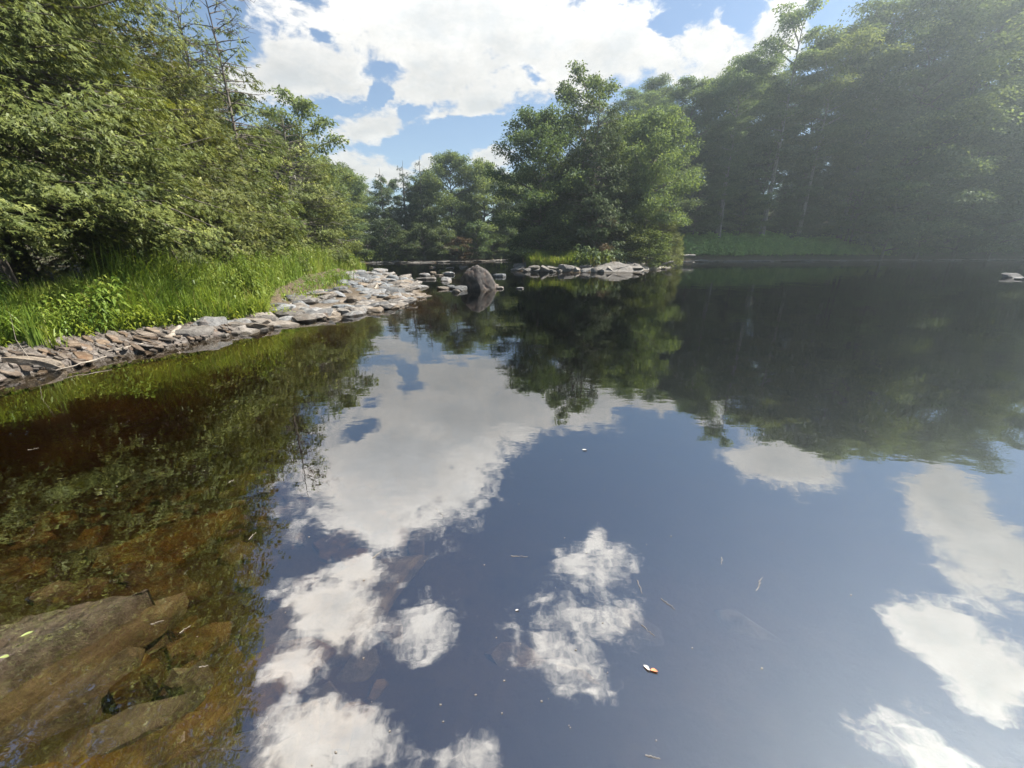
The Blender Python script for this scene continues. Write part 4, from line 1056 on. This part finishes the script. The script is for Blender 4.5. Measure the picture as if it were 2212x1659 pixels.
# layered slate shelf at the near left shore: tilted plates whose edges run down into the water
def build_slate():
    rg = rng(9)
    root = tag(link('slate_ledge', None, None, (-6.5, 6.0, 0)), 'tilted thin layers of brown slate sloping into the water below the weeds', 'rock ledge')
    plates = [slab_mesh('slate_plate', 500 + i, 'slate', 6 + i % 3, 0.5, notch=0.42) for i in range(10)]
    edge = np.array([(-7.4, 3.6), (-6.6, 4.7), (-6.2, 5.8), (-5.8, 6.5), (-5.45, 7.6)])
    cum = np.concatenate([[0], np.cumsum(np.linalg.norm(np.diff(edge, axis=0), axis=1))])
    # the bedrock itself: broken ridges that follow the strike of the slate
    nu, nv = 230, 64
    U, V = np.meshgrid(np.linspace(0, cum[-1], nu), np.linspace(-0.35, 1.25, nv), indexing='ij')
    X = np.interp(U, cum, edge[:, 0]) - 0.92 * V; Y = np.interp(U, cum, edge[:, 1]) + 0.25 * V
    across = X * 0.45 + Y * 0.89; along = X * 0.89 - Y * 0.45
    nz = np.array([mnoise.fractal(Vector((a * 1.1, b * 3.0, 0)), 1.0, 2.0, 4) for a, b in zip(along.ravel(), across.ravel())]).reshape(X.shape)
    fine = np.array([mnoise.noise(Vector((a * 5, b * 12, 3))) for a, b in zip(along.ravel(), across.ravel())]).reshape(X.shape)
    brk = np.array([mnoise.cell(Vector((a * 4.5, b * 11.0, 1))) for a, b in zip((along + 0.05 * fine).ravel(), (across + 0.02 * fine).ravel())]).reshape(X.shape)
    ph = across / 0.135 + 0.7 * nz; saw = ph - np.floor(ph); ph2 = across / 0.048 + 1.2 * nz; saw2 = ph2 - np.floor(ph2)
    Z = ground_z(X, Y) + 0.012 + 0.05 * saw ** 1.5 + 0.008 * saw2 + 0.01 * brk + 0.02 * nz
    vv = np.stack([X + 6.5, Y - 6.0, Z], -1).reshape(-1, 3)
    ii = (np.arange(nu - 1)[:, None] * nv + np.arange(nv - 1)[None]).ravel()
    link('bedrock', npmesh('bedrock', vv, np.stack([ii, ii + 1, ii + nv + 1, ii + nv], -1), M['slate']), root)
    for i in range(290):
        u = rg.uniform(0, cum[-1]); e = np.array([np.interp(u, cum, edge[:, 0]), np.interp(u, cum, edge[:, 1])])
        inl = rg.uniform(-0.12, 0.95) * (1.0 - 0.25 * (u / cum[-1]))
        x, y = e[0] - 0.92 * inl, e[1] + 0.25 * inl + rg.normal(0, 0.1)
        g = gz(x, y)
        l = 0.08 + 0.22 * rg.random() ** 1.8; w = l * rg.uniform(0.22, 0.5)
        o = link('slate_plate', plates[i % 10], root, None, None, (l, w, rg.uniform(0.018, 0.05)))
        o.rotation_euler = (-0.20 + rg.normal(0, 0.10), 0.16 + rg.normal(0, 0.07), R(-27) + rg.normal(0, 0.16))
        o.location = (x + 6.5, y - 6.0, g + 0.035 + rg.uniform(-0.015, 0.03))
build_slate()

# rock ledge at the foot of the point
def build_ledge():
    rg = rng(19)
    root = tag(link('rock_ledge', None, None, (5.0, 29.0, 0)), 'low pale rock ledge along the waterline of the point', 'rock ledge')
    e = np.array([(0.0, 30.4), (0.25, 29.5), (1.6, 28.3), (3.2, 27.8), (4.5, 27.5), (6.0, 27.6), (7.5, 27.9), (8.8, 29.0), (10.0, 30.3), (11.6, 32.3), (13.3, 34.4), (14.7, 37.4)])
    cum = np.concatenate([[0], np.cumsum(np.linalg.norm(np.diff(e, axis=0), axis=1))])
    slabs = [slab_mesh('ledge_slab', 700 + i, 'ledge', 7, 0.5, notch=0.35) for i in range(8)]
    for i in range(74):
        u = cum[-1] * ((i + rg.random()) / 74); x = np.interp(u, cum, e[:, 0]); y = np.interp(u, cum, e[:, 1])
        back = rg.uniform(-0.15, 1.15)
        nx, ny = (0.3, 0.95) if x < 8 else (-0.8, 0.55)
        w = (0.25 + 0.85 * rg.random() ** 2) * (1.6 if x > 6.5 else 1.0)
        o = link('ledge_slab', slabs[i % 8] if i % 5 < 2 or x > 8 else ROCKS['ledge'][i % 7], root, None, None, (w, w * rg.uniform(0.4, 0.9), rg.uniform(0.10, 0.36) * (0.42 if x > 6.5 else 1.0)))
        o.rotation_euler = (rg.normal(0.16, 0.2), rg.normal(0, 0.2), rg.normal(0.2, 0.7) if x < 8 else 0.95 + rg.normal(0, 0.15))
        o.location = (x + nx * back - 5.0, y + ny * back - 29.0, 0.03 + 0.20 * max(back, 0) + rg.uniform(-0.04, 0.08))
build_ledge()
# pale strips of beach rock along the right bank and far shore
def shore_strip(label, pts, n, seed, wlo=0.8, whi=2.2):
    rg = rng(seed); pts = np.array(pts, float)
    root = tag(link('shore_rocks', None, None, (pts[0][0], pts[0][1], 0)), label, 'rock ledge', 'pale shore ledges')
    cum = np.concatenate([[0], np.cumsum(np.linalg.norm(np.diff(pts, axis=0), axis=1))])
    slabs = [slab_mesh('shore_slab', seed * 10 + i, 'ledge', 7, 0.5, notch=0.4) for i in range(5)]
    for i in range(n):
        u = cum[-1] * (i + rg.random()) / n; x = np.interp(u, cum, pts[:, 0]); y = np.interp(u, cum, pts[:, 1]) + rg.uniform(-0.1, 0.9)
        w = rg.uniform(wlo, whi)
        o = link('shore_slab', slabs[i % 5], root, (x - pts[0][0], y - pts[0][1], 0.03 + rg.uniform(-0.04, 0.06)), (rg.normal(0, 0.08), rg.normal(0, 0.06), rg.normal(0, 0.3)), (w * 1.3, w * rg.uniform(0.3, 0.6), rg.uniform(0.05, 0.13)))
shore_strip('pale rock strip at the water below the green herbs of the right bank', [(19, 47.6), (30, 49.6), (45, 52.2)], 34, 31)
shore_strip('narrow rock strip under the overhanging maples at the right', [(45, 52.2), (58, 54.2), (66, 55.2)], 20, 32)
shore_strip('pale beach rock at the right edge of the photo', [(66, 55.2), (72, 56.2), (86, 56)], 16, 33, 1.5, 3.2)
shore_strip('pale gravel strip at the left end of the far shore', [(-18.5, 43.2), (-14.0, 44.9), (-9.5, 45.8)], 18, 34, 0.6, 1.5)
shore_strip('second pale strip of the far shore left of the boulder', [(-8.5, 46.2), (-4.0, 48.8), (-1.0, 52.0)], 12, 35, 0.5, 1.3)

# ------------------------------------------------------------------ sunken slabs in the shallow water in front
def build_sunken():
    # the large slab that surfaces at the left
    rg = rng(41)
    u, v = np.meshgrid(np.linspace(0, 1, 60), np.linspace(0, 1, 30), indexing='ij')
    A, B = np.array([-2.45, 0.46]), np.array([-1.88, 1.52])          # near edge of the slab from the viewer's left towards its tip
    Dv = np.array([-0.79, 0.62])
    width = (0.66 * (1 - u) ** 0.75 + 0.02)
    x = A[0] + (B[0] - A[0]) * u + Dv[0] * v * width; y = A[1] + (B[1] - A[1]) * u + Dv[1] * v * width
    nz = np.array([mnoise.fractal(Vector((a * 4, b * 4, 3.0)), 0.9, 2.0, 5) for a, b in zip(x.ravel(), y.ravel())]).reshape(x.shape)
    crack = np.array([mnoise.noise(Vector((a * 9, b * 9, 7.0))) for a, b in zip(x.ravel(), y.ravel())]).reshape(x.shape)
    top = 0.10 - 0.155 * u - 0.06 * v + 0.022 * nz - 0.012 * (np.abs(crack) < 0.06)
    jag = 0.02 * np.sin(u * 37) * np.sin(u * 13 + 1)
    x = x + jag * (v < 0.05); low = top - 0.34
    vt = np.stack([x, y, top], -1).reshape(-1, 3); vb = np.stack([x + 0.05, y - 0.03, low], -1).reshape(-1, 3)
    nu, nv = u.shape; i = (np.arange(nu - 1)[:, None] * nv + np.arange(nv - 1)[None]).ravel()
    f = np.stack([i, i + nv, i + nv + 1, i + 1], -1); fb = f[:, ::-1] + nu * nv; o = nu * nv; sides = []
    for k in range(nu - 1):
        sides.append((k * nv, o + k * nv, o + (k + 1) * nv, (k + 1) * nv)); a = k * nv + nv - 1; sides.append((a, a + nv, o + a + nv, o + a))
    for k in range(nv - 1): sides.append((k, k + 1, o + k + 1, o + k)); a = (nu - 1) * nv + k; sides.append((a, o + a, o + a + 1, a + 1))
    me = npmesh('slab', np.concatenate([vt, vb]), np.concatenate([f, fb, np.array(sides)]), M['sunk_pale'])
    tag(link('rock_slab', me), 'brown rock slab rising out of the water at the lower left edge', 'rock')
    lab = ['broad flat sunken slab with pointed end', 'sunken slab with a straight broken edge']
    G = 'sunken flat stones on the river bed'
    rows = [  # photo position, depth, length, width, turn, label
        (120, 1445, -0.17, 0.75, 0.16, 62, 'long narrow sunken ledge directly below the surfacing slab'),
        (110, 1520, -0.22, 0.60, 0.14, 58, 'second long sunken ledge below the surfacing slab'),
        (60, 1585, -0.25, 0.42, 0.17, 55, 'dark sunken slab at the lower left edge'),
        (400, 1465, -0.25, 0.16, 0.10, 20, 'small squarish ochre stone under water'),
        (290, 1470, -0.24, 0.22, 0.10, 40, 'pointed dark stone under water beside the ochre stone'),
        (560, 1470, -0.36, 0.55, 0.30, 48, 'large smooth sunken slab in the middle of the shallows'),
        (270, 1575, -0.26, 0.40, 0.13, 38, 'wedge shaped sunken stone pointing left'),
        (440, 1565, -0.30, 0.22, 0.13, 50, 'reddish sunken stone under the sky flecks'),
        (590, 1610, -0.36, 0.34, 0.22, 60, 'broad ochre sunken slab right of the sky flecks'),
        (330, 1620, -0.28, 0.44, 0.14, 36, 'long reddish sunken slab near the bottom edge'),
        (200, 1645, -0.27, 0.30, 0.18, 30, 'ochre sunken slab at the bottom edge'),
        (470, 1660, -0.33, 0.32, 0.18, 42, 'sunken slab cut by the bottom edge of the photo'),
        (690, 1590, -0.42, 0.26, 0.2, 70, 'dim olive slab beside the dark hollow'),
        (240, 1330, -0.40, 0.9, 0.35, 50, 'dim sunken shelf behind the surfacing slab'),
        (330, 1180, -0.50, 1.0, 0.35, 40, 'dim sunken shelf in the shade of the reflected cedar'),
        (700, 1330, -0.55, 1.2, 0.5, 45, 'wide dim slab under the edge of the reflected trees'),
        (1180, 1500, -0.62, 1.0, 0.32, 128, 'dim sunken slab under the reflected cloud in the middle'),
        (1480, 1450, -0.66, 1.1, 0.35, 125, 'dim sunken slab running diagonally right of the middle'),
        (1350, 1640, -0.60, 0.9, 0.32, 128, 'dim sunken slab at the bottom edge in the middle'),
        (1750, 1500, -0.74, 1.2, 0.4, 122, 'faint sunken slab in deeper water at the right')]
    for i, (px, py, dz, l, w, rz, lb) in enumerate(rows):
        x, y = spot(px, py, dz)
        me = slab_mesh('sunken_stone', 800 + i, 'sunk', 9, 0.5, notch=0.4)
        o = link('sunken_stone', me, None, (x, y, dz - 0.05), (rg.normal(0, 0.10), rg.normal(0, 0.08), R(rz)), (l * 0.62, w * 0.75, 0.13))
        tag(o, lb, 'stone', G)
    n = 0
    while n < 190:
        x, y = rg.uniform(-4.2, -0.7), rg.uniform(0.15, 3.8)
        g = gz(x, y)
        if g > -0.08: continue
        w = rg.uniform(0.04, 0.13)
        o = link('sunken_stone', slabs_small(n, rg), None, (x, y, g + 0.01), (rg.normal(0, 0.12), rg.normal(0, 0.12), R(50) + rg.normal(0, 0.5)), (w * 1.5, w, rg.uniform(0.05, 0.1)))
        tag(o, 'small angular stone lying on the shallow river bed', 'stone', 'small stones on the shallow river bed')
        n += 1
_small = []
def slabs_small(i, rg):
    if not _small: _small.extend(slab_mesh('sunken_stone', 900 + k, 'sunk', 7, 0.5, notch=0.4) for k in range(6))
    return _small[i % 6]
M['sunk_pale'] = rock_mat('brown_slab_rock', (0.075, 0.045, 0.025), (0.17, 0.11, 0.064), stain=(0.12, 0.065, 0.028), scale=4.5, wet=False, vary=0.0)
build_sunken()

# ------------------------------------------------------------------ driftwood, twigs and litter
def log(name, p0, p1, r0, r1, mat, label, group, seed=0, branches=0, cat='log', bend=0.06):
    rg = rng(seed + 60); p0 = np.array(p0, float); p1 = np.array(p1, float); s = np.linspace(0, 1, 9); ln = np.linalg.norm(p1 - p0)
    pts = p0 + (p1 - p0) * s[:, None] + rg.normal(0, bend * ln * 0.35, (9, 3)) * np.sin(s * np.pi)[:, None]
    A = Acc(); v, f = tube(pts, (r0 + (r1 - r0) * s) * (1 + rg.normal(0, 0.07, 9)), 8); A.add(v, f)
    A.add(np.stack([v[0], v[2], v[4], v[6]]), np.array([[3, 2, 1, 0]])); A.add(np.stack([v[-8], v[-6], v[-4], v[-2]]), np.array([[0, 1, 2, 3]]))
    for k in range(branches):
        b = pts[rg.integers(2, 8)]; d = rg.normal(0, 1, 3); d[2] = abs(d[2]) * 0.7; d /= np.linalg.norm(d)
        l = ln * rg.uniform(0.15, 0.35); A.add(*tube([b, b + d * l * 0.5 + rg.normal(0, 0.03, 3), b + d * l], [r1 * 0.5, r1 * 0.35, r1 * 0.15], 5))
    v, f = A.out()
    return tag(link(name, npmesh(name, v, f, M[mat], True)), label, cat, group)
def at(px, py, z): x, y = spot(px, py, z); return (x, y, z)
log('driftwood', at(358, 734, 0.10), at(388, 706, 0.22), 0.05, 0.035, 'drift', 'short bleached driftwood piece leaning on the pale split slab', 'driftwood by the left shore', 1)
log('driftwood', at(792, 634, 0.10), at(822, 612, 0.30), 0.05, 0.035, 'drift', 'bleached stick standing out of the shoal stones', 'driftwood by the left shore', 2)
log('driftwood', at(612, 672, 0.12), at(642, 640, 0.2), 0.02, 0.012, 'drift', 'crooked white stick beside the grass at the shoal', 'driftwood by the left shore', 3, 2)
log('driftwood', at(700, 598, 0.25), at(728, 592, 0.35), 0.06, 0.05, 'drift', 'pale log end in the grass above the shoal', 'driftwood by the left shore', 4)
G_D = 'driftwood pile at the end of the point'
for i, (a, b, r, lb, br) in enumerate((
    ((1440, 566, 0.35), (1350, 546, 0.9), 0.11, 'long grey log at the front of the driftwood pile', 1),
    ((1500, 548, 1.0), (1400, 545, 1.15), 0.13, 'thick grey log lying level at the back of the driftwood pile', 0),
    ((1475, 560, 0.45), (1405, 538, 1.3), 0.08, 'slanting grey pole across the driftwood pile', 2),
    ((1425, 560, 0.4), (1382, 540, 1.2), 0.07, 'steep grey pole at the left side of the driftwood pile', 1),
    ((1470, 538, 1.35), (1395, 532, 1.6), 0.06, 'thin pole on top of the driftwood pile', 3),
    ((1460, 570, 0.15), (1385, 556, 0.5), 0.09, 'low log at the waterline below the driftwood pile', 0))):
    def lift(q): x, y = spot(q[0], q[1] if q[1] > 556 else 562, 0.25); return (x, y, q[2] * 0.75)
    log('driftwood_log', lift(a), lift(b), r, r * 0.7, 'dead_wood', lb, G_D, i + 10, br)
log('fallen_branch', (4.6, 30.6, 0.55), (3.5, 31.0, 1.35), 0.04, 0.015, 'dead_wood', 'bare forked branch above the grass of the point', 'bare branches on the point', 21, 3, 'branch')
log('leaning_stem', (6.6, 30.8, 0.5), (5.6, 31.6, 3.4), 0.07, 0.03, 'dead_wood', 'pale dead stem leaning left at the foot of the dark cedar', 'bare branches on the point', 22, 1, 'branch')
log('twig', at(440, 716, 0.12), at(0, 808, 0.06), 0.010, 0.006, 'drift', 'long thin pale twig lying along the slate ledge', 'twigs on the slate shore', 23, 1, 'twig', 0.02)
log('twig', at(230, 770, 0.10), at(120, 800, 0.06), 0.012, 0.006, 'drift', 'pale twig beside the flat stone at the left edge', 'twigs on the slate shore', 24, 1, 'twig', 0.03)
# brushwood caught on the shoal
def brush(px, py, label, n=40, sp=0.32):
    rg = rng(int(px)); x, y = spot(px, py, 0.15); A = Acc()
    for i in range(n):
        c = np.array([x, y, 0.22]) + rg.normal(0, 0.12, 3) * [1, 1, 0.5]; d = rg.normal(0, 1, 3) * [1, 1, 0.5]; d = d / np.linalg.norm(d) * sp * rg.uniform(0.5, 1)
        A.add(*tube([c - d, c + rg.normal(0, 0.03, 3), c + d], [0.006, 0.009, 0.004], 4))
    v, f = A.out(); tag(link('brushwood', npmesh('brushwood', v, f, M['bark'])), label, 'brushwood')
brush(790, 618, 'tangle of dead twigs caught among the shoal stones')
G_T = 'twigs floating on the water'
def float_twig(px, py, dx, dy, label, w=0.0017):
    x0, y0 = spot(px - dx, py - dy); x1, y1 = spot(px + dx, py + dy)
    log('floating_twig', (x0, y0, 0.002), (x1, y1, 0.002), w, w * 0.5, 'twig_pale', label, G_T, int(px), 0, 'twig', 0.12)
M['twig_pale'] = plain_mat('pale_twig', (0.24, 0.21, 0.17))
for a in ((950, 1108 + 0, 8, 9, 'forked pale twig floating below the big reflected cloud'), (815, 1198, 10, -8, 'pale twig touching the lower edge of the big reflected cloud'), (1122, 1202, 18, 1, 'thin level twig floating in the middle of the water'),
          (1382, 1268, 5, 14, 'curved twig floating right of the small reflected cloud'), (1443, 1305, 15, 12, 'straight pale twig floating right of the curved twig'), (1400, 1362, 14, 12, 'straight twig floating below the other straight twig'),
          (1640, 1262, 7, -14, 'bent twig with a crossbar floating at the right'), (1559, 1212, 0, 8, 'short upright twig floating at the right'), (1410, 1636, 16, 4, 'bright pale twig floating near the bottom edge'),
          (400, 1360, 12, -8, 'crossed twig floating over the sunken slabs'), (440, 1440, 10, -2, 'short pale twig floating over the sunken slabs'), (340, 1345, 14, -4, 'thin brown twig floating over the sunken slabs'),
          (72, 970, 12, -2, 'white twig floating by the left bank reflection'), (545, 1158, 8, -8, 'thin twig floating on the dark cedar reflection'), (500, 1040, 6, -3, 'short twig floating on the dark reflection below the shoal')):
    float_twig(*a)
LEAFCOL = {'white': plain_mat('white_leaf', (0.5, 0.48, 0.44), 0.6, 0.1), 'orange': plain_mat('orange_leaf', (0.62, 0.22, 0.10), 0.6, 0.2), 'green': plain_mat('green_leaf', (0.22, 0.26, 0.09), 0.6, 0.2)}
def float_leaf(px, py, ln, rz, col, label, z=0.004):
    n = 9; t = np.linspace(0, 1, n); w = 0.22 * np.sin(t * math.pi) ** 0.8 + 0.01; c = 0.10 * np.sin(t * 4)
    v = np.concatenate([np.stack([t - 0.5, c + w, 0.05 + 0.10 * (t - 0.5) ** 2 + 0 * t], -1), np.stack([t - 0.5, c, 0 * t], -1), np.stack([t - 0.5, c - w, 0.06 + 0.08 * t], -1)])
    v = np.concatenate([v, v - [0, 0, 0.012]]); f = []
    for k in range(n - 1):
        for r in (0, 1): a = r * n + k; f.append((a, a + 1, a + n + 1, a + n)); b = a + 3 * n; f.append((b, b + n, b + n + 1, b + 1))
    x, y = spot(px, py, z)
    tag(link('floating_leaf', npmesh('floating_leaf', v, np.array(f), LEAFCOL[col], True), None, (x, y, z), (0, 0, R(rz)), (ln, ln, ln)), label, 'leaf', 'leaves floating on the water')
float_leaf(1397, 1443, 0.030, -45, 'white', 'curled white leaf floating at the lower right')
float_leaf(1413, 1449, 0.030, -10, 'orange', 'orange red leaf scrap floating beside the curled white leaf')
float_leaf(1117, 1318, 0.016, 20, 'white', 'small white scrap floating left of the reflected middle cloud')
float_leaf(1263, 972, 0.04, 0, 'white', 'white scrap floating on the reflected blue sky above the middle')
float_leaf(60, 1370, 0.04, 40, 'green', 'pale green leaf lying on the brown slab at the lower left', 0.04)
float_leaf(10, 1420, 0.035, 10, 'green', 'second pale green leaf at the lower left edge of the brown slab', 0.06)
# seeds and foam specks
def specks():
    rg = rng(88); A = Acc(); n = 260
    for i in range(n):
        d = 0.9 + 20 * rg.random() ** 1.7; a = rg.uniform(-0.9, 0.9); x, y = d * math.sin(a), d * math.cos(a)
        if river_sd(np.array([x]), np.array([y]))[0] > -0.15: continue
        r = rg.uniform(0.0012, 0.0032) * (1 + 0.10 * d); k = rg.integers(4, 7); t = np.arange(k) * 2 * np.pi / k + rg.uniform(0, 6)
        rr = r * rg.uniform(0.5, 1.3, k); top = np.stack([x + np.cos(t) * rr * 1.6, y + np.sin(t) * rr, np.full(k, 0.003)], -1)
        v = np.concatenate([top, [[x, y, 0.003 + r]]]); A.add(v, np.array([(j, (j + 1) % k, k) for j in range(k)]))
    v, f = A.out(); tag(link('floating_specks', npmesh('floating_specks', v, f, M['twig_pale'])), 'pale seeds and specks drifting on the water', None, kind='stuff')
specks()
